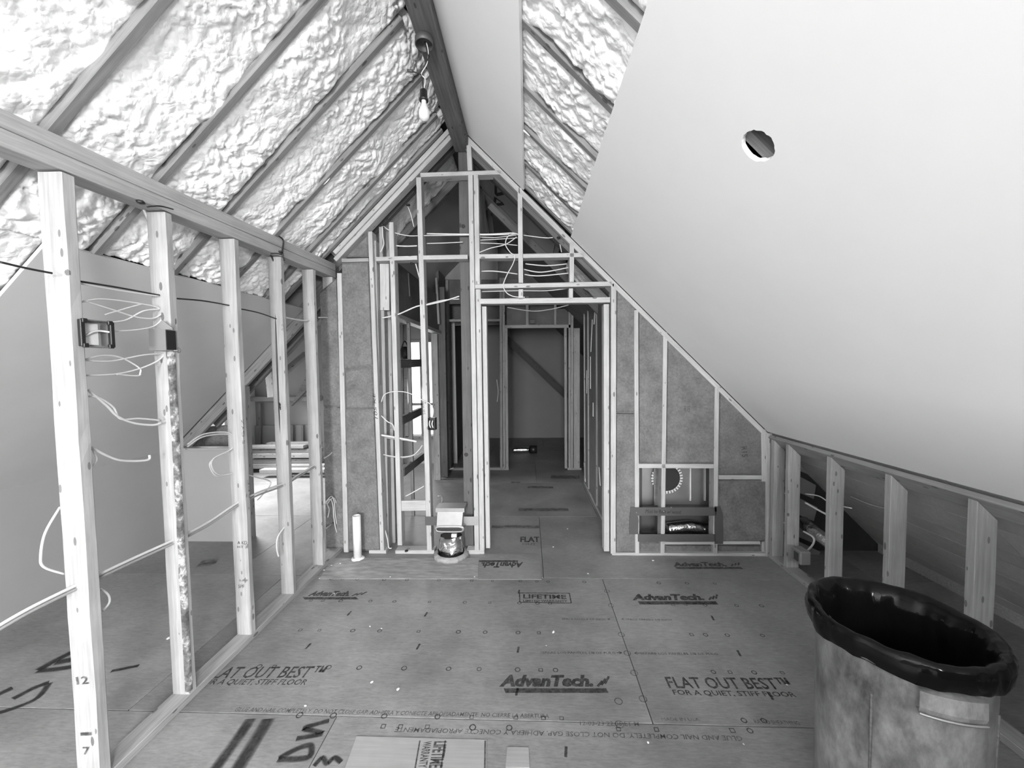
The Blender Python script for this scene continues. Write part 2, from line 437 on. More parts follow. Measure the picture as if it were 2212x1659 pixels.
logo(fp(3, -1), 664, 752, 1288, 1278, 658, 775, 1290, 1295)
logo(fp(4, 1), 1456, 1572, 1224, 1215, 1462, 1606, 1225, 1229, 'ink_faint')
# LIFETIME box, flat out best, fine print and nailing marks
p = Print()
p.text('LIFETIME', F(1130, 1293), F(1224, 1294), (F(1130, 1284) - F(1130, 1293)).length, Z, 0, .03)
p.text('LIMITED WARRANTY', F(1130, 1300), F(1226, 1301), (F(1130, 1295.5) - F(1130, 1300)).length, Z, 0, .02)
c4 = [F(1122, 1281), F(1230, 1281.5), F(1234, 1303), F(1123, 1301)]
for k in range(4): p.line(c4[k], c4[(k + 1) % 4], .008)
p.build('printed_lettering', M['ink'], fp(3, 0))
p = Print()
p.text('FLAT OUT BEST\u2122', F(1446, 1487), F(1718, 1490), (F(1446, 1463) - F(1446, 1487)).length, Z, 0, .016)
p.text('FOR A QUIET, STIFF FLOOR', F(1457, 1503), F(1724, 1508), (F(1457, 1491) - F(1457, 1503)).length, Z, 0, .016)
p.build('printed_lettering', M['ink'], fp(3, 1))
p = Print()
p.text('FLAT OUT BEST\u2122', F(438, 1466), F(694, 1464), (F(438, 1446) - F(438, 1466)).length, Z, .1, .012)
p.text('FOR A QUIET, STIFF FLOOR', F(425, 1481), F(657, 1482), (F(425, 1470) - F(425, 1481)).length, Z, .1, .012)
p.build('printed_lettering', M['ink'], fp(3, -1.2))
p = Print()
for (xa, xb, y, t) in [(1167, 1330, 1412, 'SEPARE LOS PANELES 1/8 DE PULG'), (1384, 1552, 1414, 'SEPARE LOS PANELES 1/8 DE PULG'),
                       (1214, 1308, 1339, 'SPACE PANELS 1/8 INCH'), (1352, 1452, 1340, 'SPACE PANELS 1/8 INCH')]:
    p.text(t, F(xa, y), F(xb, y + 1), .016, Z, 0, .015)
for xa, xb, y in [(1332, 1343, 1410), (1382, 1371, 1411), (1309, 1318, 1337.5), (1351, 1343, 1337.5)]:
    a, b = F(xa, y), F(xb, y); p.line(a, b, .004); d = (b - a).normalized()
    for s in (1, -1): p.line(b, b - d * .014 + V((0, s * .009, 0)), .004)
p.text('GLUE AND NAIL COMPLETELY. DO NOT CLOSE GAP. ADHIERA Y CONECTE APROPIADAMENTE. NO CIERRE LA ABERTURA', F(505, 1537), F(1186, 1552), .022, Z, .1, .01)
p.text('12-03-23 22:06 ET M', F(1253, 1567), F(1382, 1569), .022, Z, .1, .012)
p.text('MADE IN USA', F(1430, 1557), F(1512, 1558), .016, Z)
p.text('RATED SHEATHING', F(1632, 1563), F(1730, 1567), .02, Z)
for x, y in [(1338, 1565), (1336, 1515), (1355, 1411), (1320, 1308), (1342, 1371), (1370, 1454), (1389, 1510), (1311, 1277)]:
    p.ring(F(x, y), .02, t=.22)
p.build('printed_fine_lettering', M['ink_faint'], fp(3, 0.5))
p = Print()
p.text('GLUE AND NAIL COMPLETELY. DO NOT CLOSE GAP. ADHIERA Y CONECTE APROPIADAMENTE', F(1600, 1590), F(855, 1571), .022, Z, .1, .01)
p.build('printed_fine_lettering', M['ink_faint'], fp(2, 0))
p = Print()
rm = [(1300, [672, 698, 736, 800, 852, 928, 1004, 1058, 1122, 1161, 1188, 1454, 1481, 1523, 1591, 1645]),
      (1364, [649, 690, 762, 820, 904, 990, 1048, 1119, 1164, 1494, 1524, 1571, 1647]),
      (1444, [560, 592, 710, 776, 873, 969, 1035, 1118, 1168, 1200, 1541, 1577, 1629, 1690]),
      (1253, [716, 740, 772, 830, 879, 948, 1019, 1064, 1124, 1160, 1184, 1262, 1423, 1484, 1544]),
      (1548, [647, 720, 830, 945, 1019, 1114, 1174, 1213, 1607, 1650]), (1570, [828, 865, 923, 1021, 1100, 1336, 1418, 1582, 1620])]
for y, xs in rm:
    for x in xs:
        yy = y + (x - 900) * .012
        p.ring(F(x, yy), .0135 + .003 * random.random(), t=.35, square=random.random() < .35)
for x, y in [(1120, 1282), (1118, 1410), (1115, 1503), (900, 1403), (660, 1402), (750, 1330), (917, 1332), (1222, 1636), (1542, 1340), (1600, 1418), (1670, 1512)]:
    a = F(x, y); p.line(a, a + V((.006, .045, 0)), .012)
p.build('nailing_marks', M['ink'], fp(3, -.3))
# spray-painted marks
fpn = fp(2, -.8)
for pts, w in [([(542, 1553), (510, 1600), (455, 1675)], .06), ([(580, 1553), (550, 1602), (505, 1675)], .07),
               ([(711, 1557), (682, 1565), (657, 1574), (696, 1584), (668, 1591), (640, 1596)], .03), ([(600, 1641), (640, 1640), (669, 1634), (672, 1612), (655, 1613), (633, 1622), (602, 1639)], .032),
               ([(678, 1655), (697, 1637), (706, 1650), (722, 1637), (737, 1647)], .026), ([(157, 1408), (118, 1428), (82, 1448)], .06), ([(82, 1449), (120, 1446), (160, 1440)], .045), ([(120, 1432), (160, 1424)], .06),
               ([(106, 1474), (70, 1488), (28, 1510)], .045), ([(106, 1476), (80, 1508), (30, 1530), (-30, 1548)], .035), ([(-20, 1508), (27, 1486)], .05), ([(240, 1450), (300, 1438)], .03)]:
    stroke('spray_mark', [F(*q) for q in pts], w, fpn)
for pts, w in [([(430, 1218), (470, 1212)], .16), ([(1190, 1030), (1252, 1031)], .22), ([(1120, 1101), (1228, 1101)], .12), ([(1062, 1138), (1165, 1138)], .1), ([(1104, 1042), (1124, 1042)], .08), ([(1140, 1052), (1195, 1053)], .12)]:
    stroke('print_smudge', [F(*q) for q in pts], w, fp(4, -.2), mat=M['smudge'])
# patches laid into the floor
def patch(name, mat, pts, t=.006):
    return prism(name, M[mat], floor, [F(x, y) + V((0, 0, t)) for x, y in pts], (0, 0, -t - .004))
patch('rough_patch_board', 'rough_patch', [(718, 1206), (1034, 1206), (1032, 1251), (690, 1251)], .003)
pp = patch('patch_panel', 'floor', [(1036, 1196), (1166, 1198), (1170, 1252), (1032, 1252)], .003)
p = Print()
p.text('AdvanTech.', F(1130, 1214.5, .003), F(1040, 1214.5, .003), .085, Z, .2, .045)
p.quad((F(1035, 1214, .003), F(1119, 1214, .003), F(1119, 1210.5, .003), F(1035, 1210.5, .003)), Z); p.build('printed_logo', M['ink'], pp)
p = Print(); p.text('FLAT', F(1124, 1171), F(1166, 1171), .11, Z, 0, .03); p.text('OUT', F(1128, 1177), F(1158, 1177), .03, Z); p.build('printed_lettering', M['ink'], fp(4, 0))
pb = patch('patch_plywood', 'patch', [(770, 1592), (1051, 1600), (1050, 1690), (735, 1690)], .004)
p = Print()
for x0, x1 in ((906, 926), (926, 952)):
    pass
p.text('WARRANTY', F(915, 1602, .004), F(903, 1659, .004), .035, Z, 0, .02)
p.text('LIFETIME', F(938, 1602, .004), F(926, 1659, .004), .055, Z, 0, .03)
for xa, xb in ((907, 894), (962, 950), (1048, 1047)): p.line(F(xa, 1600, .004), F(xb, 1675, .004), .006)
p.build('printed_lettering', M['ink'], pb)
patch('patch_square', 'patch', [(1096, 1615), (1142, 1616), (1144, 1659), (1092, 1658)], .003)

# ================================================================== SLOPED CEILINGS
ceilL = struct('ceiling_left', 'steep left roof slope of spray foam between bare rafters, with drywall low down', 'ceiling')
ceilR = struct('ceiling_right', 'steep right roof slope, mostly hung with smooth white drywall', 'ceiling')
def slab(name, mat, parent, S, u0, u1, v0, v1, n0, n1):
    pts = [S(u0, v0, n1), S(u1, v0, n1), S(u1, v1, n1), S(u0, v1, n1)]
    return prism(name, mat, parent, pts, S(0, 0, n0) - S(0, 0, n1))
slab('roof_deck', M['ceil_dark'], ceilL, SL, -5.0, 3.52, -.35, 5.2, -.26, -.2)
slab('roof_deck', M['ceil_dark'], ceilL, SL, 3.52, 9.2, -.35, 1.62, -.26, -.2)
slab('roof_deck', M['ceil_dark'], ceilR, SR, -5.0, 9.2, -.35, 5.3, -.26, -.2)
RL = [.17, .575, .98, 1.385, 1.795, 2.195, 2.60, 3.0]
for y in RL:
    board('rafter', M['rafter'], ceilL, SL(y, .12, -.088), SL(y, 4.6, -.088), .038, .18, U)
board('rafter', M['rafter'], ceilL, SL(3.19, .12, -.09), SL(3.19, 2.1, -.09), .038, .18, U)
RR = [.48, .885, 1.29, 1.69, 2.07, 2.42, 2.82, 3.19]
for y in RR:
    board('rafter', M['rafter'], ceilR, SR(y, .1, -.107), SR(y, 3.55, -.107), .038, .18, U)
def foam(parent, S, u0, u1, v0, v1, step, seed, deep=.012, fine=1.0, amp=1.0):
    """one bay of sprayed foam: lumpy skin over a solid body, here and there rolling up onto the rafters"""
    nu = max(8, int((u1 - u0) / step)); nv = int((v1 - v0) / step)
    vs, fs = [], []; org = S((u0 + u1) / 2, (v0 + v1) / 2, 0)
    for j in range(nv + 1):
        v = v0 + (v1 - v0) * j / nv
        sp = [noise.noise(V((v * 2.3, seed + 40 * k, 0))) * .75 + noise.noise(V((v * 9, seed + 40 * k, 3))) * .4 for k in (0, 1)]
        for i in range(nu + 1):
            t = i / nu; u = u0 + (u1 - u0) * t
            q = V((u + seed, v, seed * 1.7))
            w = V((noise.noise(q * 6), noise.noise(q * 6 + V((7, 1, 3))), 0)) * .045 + V((noise.noise(q * 19), noise.noise(q * 19 + V((2, 8, 1))), 0)) * .012
            big = noise.noise(q * 2.7 + V((3, 3, 3)))
            d1 = noise.voronoi((q + w) * 15 * fine)[0]; d2 = noise.voronoi((q + w * 1.5) * 34 * fine + V((5, 5, 5)))[0]
            c1 = math.sqrt(max(0, 1 - min(1, d1[0] * 1.3) ** 2)); c2 = math.sqrt(max(0, 1 - min(1, d2[0] * 1.3) ** 2))
            rough = max(.3, min(1, .72 + noise.noise(q * 3.0 + V((20, 0, 0))) * 1.5)); crease = 1 - min(1, abs(noise.noise((q + w * .6) * 8.5)) * 7)
            h = -deep - .018 + big * .02 + amp * (c1 * .020 * (.3 + .7 * rough) + c2 * .013 * rough - crease * .006 * rough)
            k = 0 if t < .5 else 1; e = min(u - u0, u1 - u); g = max(0, 1 - e / .04); spill = sp[k]
            a = max(0, min(1, (spill + .05) / .75)); a = a * a * (3 - 2 * a)
            h = h * (1 - g * g) + (-.034 + .042 * a) * g * g; u += (-1 if k == 0 else 1) * g * g * .022 * a
            vs.append(S(u, v, h) - org)
    W1 = nu + 1
    for j in range(nv):
        for i in range(nu): fs.append((j * W1 + i, j * W1 + i + 1, (j + 1) * W1 + i + 1, (j + 1) * W1 + i))
    rim = [i for i in range(W1)] + [j * W1 + nu for j in range(1, nv + 1)] + [nv * W1 + i for i in range(nu - 1, -1, -1)] + [j * W1 for j in range(nv - 1, 0, -1)]
    base = len(vs); dn = S(0, 0, -.12) - S(0, 0, 0)
    for k in rim: vs.append(vs[k] + dn)
    for k in range(len(rim)):
        k2 = (k + 1) % len(rim); fs.append((rim[k], rim[k2], base + k2, base + k))
    return link('foam_panel', mesh('foam_panel', vs, fs, True), M['foam'], parent, Matrix.Translation(org))
ends = RL + [3.175]
for i in range(1, len(ends) - 1):
    u0, u1 = ends[i] + .019, ends[i + 1] - (.019 if i + 1 < len(RL) else 0)
    foam(ceilL, SL, u0, u1, .06, 3.95 if u1 < 1.7 and i < 4 and u1 < 1.5 else 2.07, .0075, 11.3 * i, fine=.75 if i < 3 else 1.05)
foam(ceilL, SL, 1.404, 1.62, 2.06, 3.95, .011, 333)
slab('foam_board', M['foam'], ceilL, SL, -5.0, RL[1] - .02, .05, 4.6, -.06, -.02)
SRd = lambda u, v, n=0: SR(u, v, n - .013)
for i in range(len(RR) - 1):
    foam(ceilR, SRd, RR[i] + .019, RR[i + 1] - .019, .72, 1.42, .0075, 70 + 9.7 * i)
slab('foam_board', M['foam'], ceilR, SR, -5.0, .46, .05, 3.6, -.06, -.02)
# low drywall on the left slope (with the framed edge), and the two sheets on the right slope
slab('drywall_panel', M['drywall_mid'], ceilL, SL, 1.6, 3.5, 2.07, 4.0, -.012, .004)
e = (W(1130, 400) - W(1130, 401)); v_strip = (-.02 + .584) * math.hypot(1, KR)
slab('drywall_panel', M['drywall'], ceilR, SR, -5.0, 3.2, .155, v_strip, -.016, 0)
def drywall_with_hole(u0, u1, v0, v1, hu, hv, r):
    n = 40; inner = []; rnd = random.Random(3)
    for k in range(n):
        an = 2 * math.pi * k / n; rr = r * (1 + .05 * noise.noise(V((math.cos(an) * 3, math.sin(an) * 3, 1))) + rnd.uniform(-.03, .03))
        inner.append((hu + rr * math.cos(an), hv + rr * math.sin(an)))
    outer = []
    for k in range(n):                                # matching points on the sheet's edge
        an = 2 * math.pi * k / n; c, s = math.cos(an), math.sin(an)
        tt = min(((u1 - hu) / c if c > 1e-6 else (u0 - hu) / c if c < -1e-6 else 1e9), ((v1 - hv) / s if s > 1e-6 else (v0 - hv) / s if s < -1e-6 else 1e9))
        outer.append((hu + c * tt, hv + s * tt))
    corner = [(u1, v1), (u0, v1), (u0, v0), (u1, v0)]
    org = SR(hu, hv); vs = []; fs = []
    for nn in (0, -.016):
        for q in inner + outer + corner: vs.append(SR(q[0], q[1], nn) - org)
    m = 2 * n + 4
    for lay in (0, 1):
        b = lay * m
        for k in range(n):
            k2 = (k + 1) % n; fs.append((b + k, b + k2, b + n + k2, b + n + k))
        for ci, q in enumerate(corner):
            aq = math.atan2(q[1] - hv, q[0] - hu) % (2 * math.pi); k = int(aq / (2 * math.pi) * n) % n
            fs.append((b + n + k, b + n + (k + 1) % n, b + 2 * n + ci))
    for k in range(n): fs.append((k, (k + 1) % n, m + (k + 1) % n, m + k))
    return link('drywall_panel', mesh('drywall_panel', vs, fs), M['drywall'], ceilR, Matrix.Translation(org))
HU, HV, HR = 1.268, (.728 + .584) * math.hypot(1, KR), .055
v_gap = (.36 + .584) * math.hypot(1, KR); v_knee = (1.95 + .584) * math.hypot(1, KR)
sheet = drywall_with_hole(-5.0, 3.2, v_gap, v_knee, HU, HV, HR)
cav = SR(HU, HV, -.016)
slab('hole_backing', M['rafter'], ceilR, SR, HU - .05, HU + .06, HV - .03, HV + .025, -.09, -.05)
slab('hole_cavity', M['hole'], ceilR, SR, HU - .18, HU + .18, HV - .2, HV + .2, -.16, -.12)
slab('hole_wedge', M['stud_dim'], ceilR, SR, HU - .07, HU - .03, HV + .02, HV + .06, -.06, -.04)
# ridge beam
rb0, rb1 = -5.0, 3.3
board('ridge_beam', M['beam'], ceilL, (-.53, rb0, 3.50), (-.53, rb1, 3.50), .125, .17, (1, 0, 0), ch=.006)['label'] = 'dark rough-sawn ridge beam'
for k in range(2): board('ridge_shim', M['stud_dark'], ceilL, (-.462, rb0 + k * 2.8, 3.465), (-.462, rb0 + 2.79 + k * 2.8, 3.465), .012, .05, (1, 0, 0))
# low framed edge under the left drywall, knee wall, short partition beyond
wfl = struct('wall_far_left', 'low drywall knee wall under the left roof slope, grey deepened for shade', 'wall')
box('drywall_panel', M['drywall_grey_shade'], wfl, (-3.46, -5.0, 0), (-3.42, 3.5, .86), 0)  # shade low on the knee wall is put into a darker drywall colour
box('drywall_panel', M['drywall_grey_shade'], wfl, (-3.42, 3.42, 0), (-2.74, 3.46, .86), 0)
box('ledge_board', M['stud_dim'], wfl, (-3.44, 3.41, .86), (-2.72, 3.5, .885))
box('post', M['stud_dark'], wfl, (-2.74, 3.40, 0), (-2.69, 3.49, 1.2))
board('post', M['rafter'], wfl, (-2.67, 3.5, 0), (-2.67, 3.5, 1.45), .045, .09, (1, 0, 0))
board('edge_rafter', M['rafter'], ceilL, SL(3.52, 1.55, .02), SL(3.56, 4.1, .02), .04, .14, U)
board('edge_rafter', M['stud_dark'], ceilL, SL(3.66, 1.55, .04), SL(3.70, 3.6, .04), .04, .1, U)

# ================================================================== FRAMED END WALL
wb = struct('wall_back', 'bare stud end wall under the gable with a rough door opening and insulation batts', 'wall')
S_ = M['stud_whiter']  # end wall uses a whiter copy of the framing lumber
def rake(S, v0, v1, n0, n1, y, dep, mat, name='rake_plate'):
    return board(name, mat, wb, S(y + dep / 2, v0, (n0 + n1) / 2), S(y + dep / 2, v1, (n0 + n1) / 2), dep, n1 - n0, U)
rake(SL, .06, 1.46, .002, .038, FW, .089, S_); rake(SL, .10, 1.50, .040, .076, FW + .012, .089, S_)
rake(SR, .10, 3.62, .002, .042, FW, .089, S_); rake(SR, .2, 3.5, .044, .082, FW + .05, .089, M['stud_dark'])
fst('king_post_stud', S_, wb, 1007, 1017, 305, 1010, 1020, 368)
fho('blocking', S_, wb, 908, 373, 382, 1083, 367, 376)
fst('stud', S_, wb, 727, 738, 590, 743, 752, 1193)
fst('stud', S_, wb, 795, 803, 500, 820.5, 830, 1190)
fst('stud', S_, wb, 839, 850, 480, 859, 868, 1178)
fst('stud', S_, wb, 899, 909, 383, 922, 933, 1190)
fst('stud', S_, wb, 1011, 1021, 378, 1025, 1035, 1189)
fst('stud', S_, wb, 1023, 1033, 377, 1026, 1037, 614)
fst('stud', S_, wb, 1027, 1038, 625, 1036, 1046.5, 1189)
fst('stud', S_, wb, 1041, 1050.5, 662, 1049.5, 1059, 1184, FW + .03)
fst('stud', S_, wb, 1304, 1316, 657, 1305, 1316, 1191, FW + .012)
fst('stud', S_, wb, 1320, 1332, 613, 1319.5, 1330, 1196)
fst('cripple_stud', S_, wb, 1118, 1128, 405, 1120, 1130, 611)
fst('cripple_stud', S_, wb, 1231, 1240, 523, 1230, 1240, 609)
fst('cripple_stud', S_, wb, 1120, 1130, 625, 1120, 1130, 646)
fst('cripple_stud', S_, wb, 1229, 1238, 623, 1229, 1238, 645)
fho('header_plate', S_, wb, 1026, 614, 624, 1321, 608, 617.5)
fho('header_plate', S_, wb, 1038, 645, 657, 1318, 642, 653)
fho('blocking', M['stud_dim'], wb, 738, 558.5, 566, 796, 557, 565)
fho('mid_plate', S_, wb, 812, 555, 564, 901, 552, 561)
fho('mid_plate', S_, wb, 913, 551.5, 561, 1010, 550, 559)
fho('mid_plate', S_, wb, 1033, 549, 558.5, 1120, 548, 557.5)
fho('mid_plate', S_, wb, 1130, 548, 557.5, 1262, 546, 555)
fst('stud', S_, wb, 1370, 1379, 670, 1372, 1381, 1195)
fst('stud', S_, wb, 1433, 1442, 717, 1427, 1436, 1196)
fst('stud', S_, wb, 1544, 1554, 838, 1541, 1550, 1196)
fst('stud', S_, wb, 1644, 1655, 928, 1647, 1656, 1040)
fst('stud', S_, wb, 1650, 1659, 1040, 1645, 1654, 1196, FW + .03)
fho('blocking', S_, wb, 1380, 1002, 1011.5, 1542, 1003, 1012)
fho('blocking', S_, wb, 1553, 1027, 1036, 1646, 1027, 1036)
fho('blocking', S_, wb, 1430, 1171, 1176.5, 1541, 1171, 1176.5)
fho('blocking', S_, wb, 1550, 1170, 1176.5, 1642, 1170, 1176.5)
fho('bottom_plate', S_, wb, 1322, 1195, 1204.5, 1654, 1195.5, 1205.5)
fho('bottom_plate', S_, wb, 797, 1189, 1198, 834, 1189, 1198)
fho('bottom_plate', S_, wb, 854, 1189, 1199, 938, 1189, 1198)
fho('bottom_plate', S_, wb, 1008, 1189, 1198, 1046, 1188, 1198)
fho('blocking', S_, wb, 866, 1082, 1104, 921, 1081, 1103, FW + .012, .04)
# a second layer of studs in the left bays, seen edge-on behind the first
fst('stud', M['stud_dim'], wb, 818, 826, 490, 833, 840, 1185, FW + .11)
fst('stud', M['stud_dim'], wb, 829, 840, 500, 842, 855, 1188, FW + .2)
fst('stud', M['stud_dim'], wb, 806, 812, 520, 823, 829, 1187, FW + .04)
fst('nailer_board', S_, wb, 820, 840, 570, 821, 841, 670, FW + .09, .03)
fst('post', M['post'], wb, 990, 1010, 322, 1003, 1024, 1182, FW + .1, .1)['label'] = 'dark timber ridge post'
for px_, py_ in ((1001, 489), (1007, 982)):
    c_ = W(px_, py_, FW + .098); lathe('bored_hole', M['hole'], wb, [(0, 0), (.016, 0), (.017, .004)], c_, 14).rotation_euler = (math.pi / 2, 0, 0)
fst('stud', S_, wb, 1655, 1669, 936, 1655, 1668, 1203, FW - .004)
# insulation batts
def batt(pts, Y=FW + .022, dep=.07):
    return prism('insulation_batt', M['batt'], wb, [W(x, y, Y) for x, y in pts], (0, dep, 0), puff=.014)
batt([(739, 568), (797, 566), (806, 790), (745, 800)]); batt([(745, 800), (806, 790), (809, 884), (748, 884)]); batt([(748, 884), (809, 884), (822, 1190), (755, 1190)])
batt([(748, 556), (796, 507), (798, 556)])
batt([(692, 630), (728, 600), (738, 880), (700, 880)]); batt([(700, 881), (738, 881), (748, 1185), (706, 1185)])
batt([(1332, 622), (1371, 663), (1371, 893), (1331, 893)]); batt([(1331, 894), (1371, 894), (1373, 1194), (1330, 1194)])
batt([(1379, 668), (1434, 724), (1431, 1002), (1380, 1002)]); batt([(1441, 728), (1545, 833), (1543, 1002), (1438, 1003)])
b15 = batt([(1553, 842), (1646, 932), (1648, 1027), (1552, 1027)]); batt([(1551, 1037), (1660, 1037), (1660, 1170), (1551, 1170)])
batt([(1551, 1178), (1645, 1178), (1645, 1196), (1551, 1196)], FW + .05); batt([(1436, 1177), (1541, 1177), (1541, 1196), (1436, 1196)], FW + .05); batt([(1380, 1170), (1428, 1170), (1428, 1196), (1380, 1196)], FW + .05)
p = Print(); nF = V((0, -1, 0))
p.text('R15', W(1601, 965, FW + .005), W(1603, 988, FW + .005), .045, nF, 0, .01); p.build('printed_lettering', M['ink_faint'], b15)
ca, cb_ = W(1478, 890, FW + .006), W(1490, 890, FW + .006)
p = Print(); p.text('R15', ca, cb_, .05, nF); o = p.build('printed_lettering', M['ink_faint'], b15)

# ================================================================== LEFT STUD PARTITION
wl = struct('wall_left', 'open stud partition along the left side of the room under a doubled top plate', 'wall')
XF = -1.655
def lstud(Y, ztop, seed, w=.038, d=.089, mat='stud', wane=0, lean=0, **k):
    """stud of the partition: its narrow face looks into the room"""
    return board('stud', M[mat], wl, (XF - d / 2, Y, ztop), (XF - d / 2 + lean, Y, .036), d, w, (1, 0, 0), segs=28, jit=.0035, wane=wane, seed=seed, ch=.004, **k)
zt = lambda Y: 2.315 + (Y - 1.2) * .036
LS = [1.355, 1.745, 2.16, 2.57, 2.962, 3.262]
for i, Y in enumerate(LS):
    lstud(Y, zt(Y) - .003, 3 + i * 7, mat='stud' if i != 3 else 'stud_dim', w=.044 if i == 0 else .038)
# waney bark along the second stud
def ribbon_bark(Y, z0, z1):
    vs, fs = [], []; n = 60; org = V((XF, Y, 0)) - V((0, 0, 0))
    for i in range(n + 1):
        z = z0 + (z1 - z0) * i / n; wv = .009 + .007 * noise.noise(V((z * 6, 2, 1))); off = .004 * noise.noise(V((z * 4, 7, 1)))
        for (dx, dy) in ((-.012 - wv, -.0215), (-.004 + off, -.0225), (.002, -.017 + off), (.0022, -.010 + wv * .6)): vs.append(V((dx, dy, z)))
    for i in range(n):
        for k in range(3): fs.append((i * 4 + k, i * 4 + k + 1, i * 4 + k + 5, i * 4 + k + 4))
    o = link('bark_strip', mesh('bark_strip', vs, fs, True), M['bark'], wl, Matrix.Translation(org)); o['label'] = 'dark peeling bark on the stud corner'
ribbon_bark(1.745, .05, 1.72)
p0, p1 = V((XF - .05, .2, zt(.2))), V((XF - .05, 3.3, zt(3.3)))
for k, nm in ((0, 'lower'), (1, 'upper')):
    dz = V((0, 0, .019 + k * .0405 + (.019 if k == 0 else .019)))
    board('top_plate', M['plate'], wl, p0 + V((0, -.2, k * .06 + .03)) , p1 + V((0, 0, k * .06 + .03)), .1, .058, (1, 0, 0), segs=30, jit=.002, seed=20 + k)
board('bottom_plate', M['stud_dim'], wl, (XF - .045, .2, .018), (XF - .045, 3.3, .018), .092, .036, (1, 0, 0), segs=20, jit=.0015, seed=31)

# ================================================================== RIGHT KNEE WALL AND EAVE
wr = struct('wall_right', 'low open stud knee wall under the right roof slope', 'wall')
XK = 1.965
def kstud(Y, seed, mat='stud_dim', x=XK):
    zt_ = 1.0
    o = board('stud', M[mat], wr, (x + .045, Y, zt_ - .045), (x + .045, Y, .036), .089, .038, (1, 0, 0), segs=16, jit=.002, seed=seed)
    me = o.data; mw = o.matrix_basis                      # cut the head of the stud to the slope
    inv = mw.inverted()
    for v in me.vertices:
        g = mw @ v.co
        if g.z > .6: g.z = g.z + (1.055 - KR * (g.x - 1.95) - .055 - zt_ + .045) * ((g.z - .6) / .36); v.co = inv @ g
    return o
for i, Y in enumerate([3.16, 2.985, 2.58, 2.165, 1.765, 1.36, .95]): kstud(Y, 50 + i, 'stud' if i < 3 else 'stud_dim')
slope = V((1, 0, -KR)).normalized()
pc = V((2.0, 0, 1.018 - .02))
board('top_plate', M['stud_dim'], wr, V((2.005, .2, .968)), V((2.005, 3.2, .968)), .115, .03, slope, segs=16, jit=.002, seed=61)
board('bottom_plate', M['stud_dim'], wr, (XK + .045, .2, .018), (XK + .045, 3.2, .018), .09, .036, (1, 0, 0), segs=12, jit=.001, seed=62)
w = .185; v = 3.62; k = 0                                # roof boards running down to the eave behind the knee wall
while v < 5.1:
    for y0, y1 in ((-.6, 1.9), (1.9, 3.35)):
        prism('sheathing_plank', M['plank'], wr, [SR(y0 + .002, v + .003, -.02), SR(y1 - .002, v + .003, -.02), SR(y1 - .002, v + w - .003, -.02), SR(y0 + .002, v + w - .003, -.02)], nR * -.02)
    v += w; k += 1; w = (.185, .16, .2, .15)[k % 4]
slab('dark_felt', M['hole'], wr, SR, -.6, 3.35, 3.6, 5.15, -.09, -.045)
prism('eave_board', M['stud_dim'], wr, [(2.93, -.6, 0), (2.93, 3.3, 0), (2.93, 3.3, .13), (2.93, -.6, .13)], (.03, 0, 0))
box('dark_felt', M['hole'], wr, (2.02, 3.32, 0), (3.2, 3.36, 1.0), 0)
for k in range(5): prism('felt_lap', M['ceil_dark'], wr, [W(1688, 960 + 48 * k, 3.29 - .01 * k), W(1760 + 3 * k, 1000 + 48 * k, 3.29 - .01 * k), W(1758, 1030 + 48 * k, 3.28 - .01 * k), W(1688, 1000 + 48 * k, 3.28 - .01 * k)], (0, .015, 0))

# ================================================================== REST OF THE SHELL
wf = struct('wall_front', 'gable wall behind the viewpoint holding the daylight window', 'wall')
def gable(parent, y0, y1, x0, x1, z0, z1, mat=None):
    box('wallboard', mat or M['drywall_grey_shade'], parent, (x0, y0, z0), (x1, y1, z1), 0)
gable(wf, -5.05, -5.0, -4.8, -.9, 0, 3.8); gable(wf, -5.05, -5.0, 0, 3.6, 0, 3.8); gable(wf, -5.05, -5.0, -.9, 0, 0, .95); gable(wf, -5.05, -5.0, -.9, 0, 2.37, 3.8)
whf = struct('wall_shade_blocker', 'added low half wall, unseen behind the viewpoint, shading the right side', 'wall')
gable(whf, -.5, -.4, .5, 2.6, 0, 1.32)  # unseen half wall, added to keep light off the right side
win = struct('window_1', 'tall gable window opening in the front wall behind the viewpoint', 'window')
for lo, hi in (((-.9, -5.05, .93), (0, -4.97, .97)), ((-.9, -5.05, 2.35), (0, -4.97, 2.39)), ((-.92, -5.05, .95), (-.88, -4.97, 2.37)), ((-.02, -5.05, .95), (.02, -4.97, 2.37))):
    box('window_frame', M['stud'], win, lo, hi)
fill_frame = struct('fill_panel_frame', 'added frame around the fill panel on the right roof slope, behind the viewpoint', 'window')  # added frame for the fill panel; the roof has no opening here
VS = (1.02 + .584) * math.hypot(1, KR)
for a, b in (((-2.28, VS - .43), (-1.22, VS - .43)), ((-2.28, VS + .43), (-1.22, VS + .43)), ((-2.28, VS - .45), (-2.28, VS + .45)), ((-1.22, VS - .45), (-1.22, VS + .45))):
    board('window_frame', M['stud'], fill_frame, SR(a[0], a[1], .02), SR(b[0], b[1], .02), .05, .04, nR)
wrh = struct('wall_eave_right', 'closing boards along the right eave outside the knee wall', 'wall')
gable(wrh, -5.0, 9.2, 3.15, 3.2, -.1, .2, M['ceil_dark'])
wle = struct('wall_eave_left', 'outer wall of the left dormer beyond the partition', 'wall')
gable(wle, -5.0, 3.5, -4.3, -4.25, -.1, .4, M['ceil_dark'])
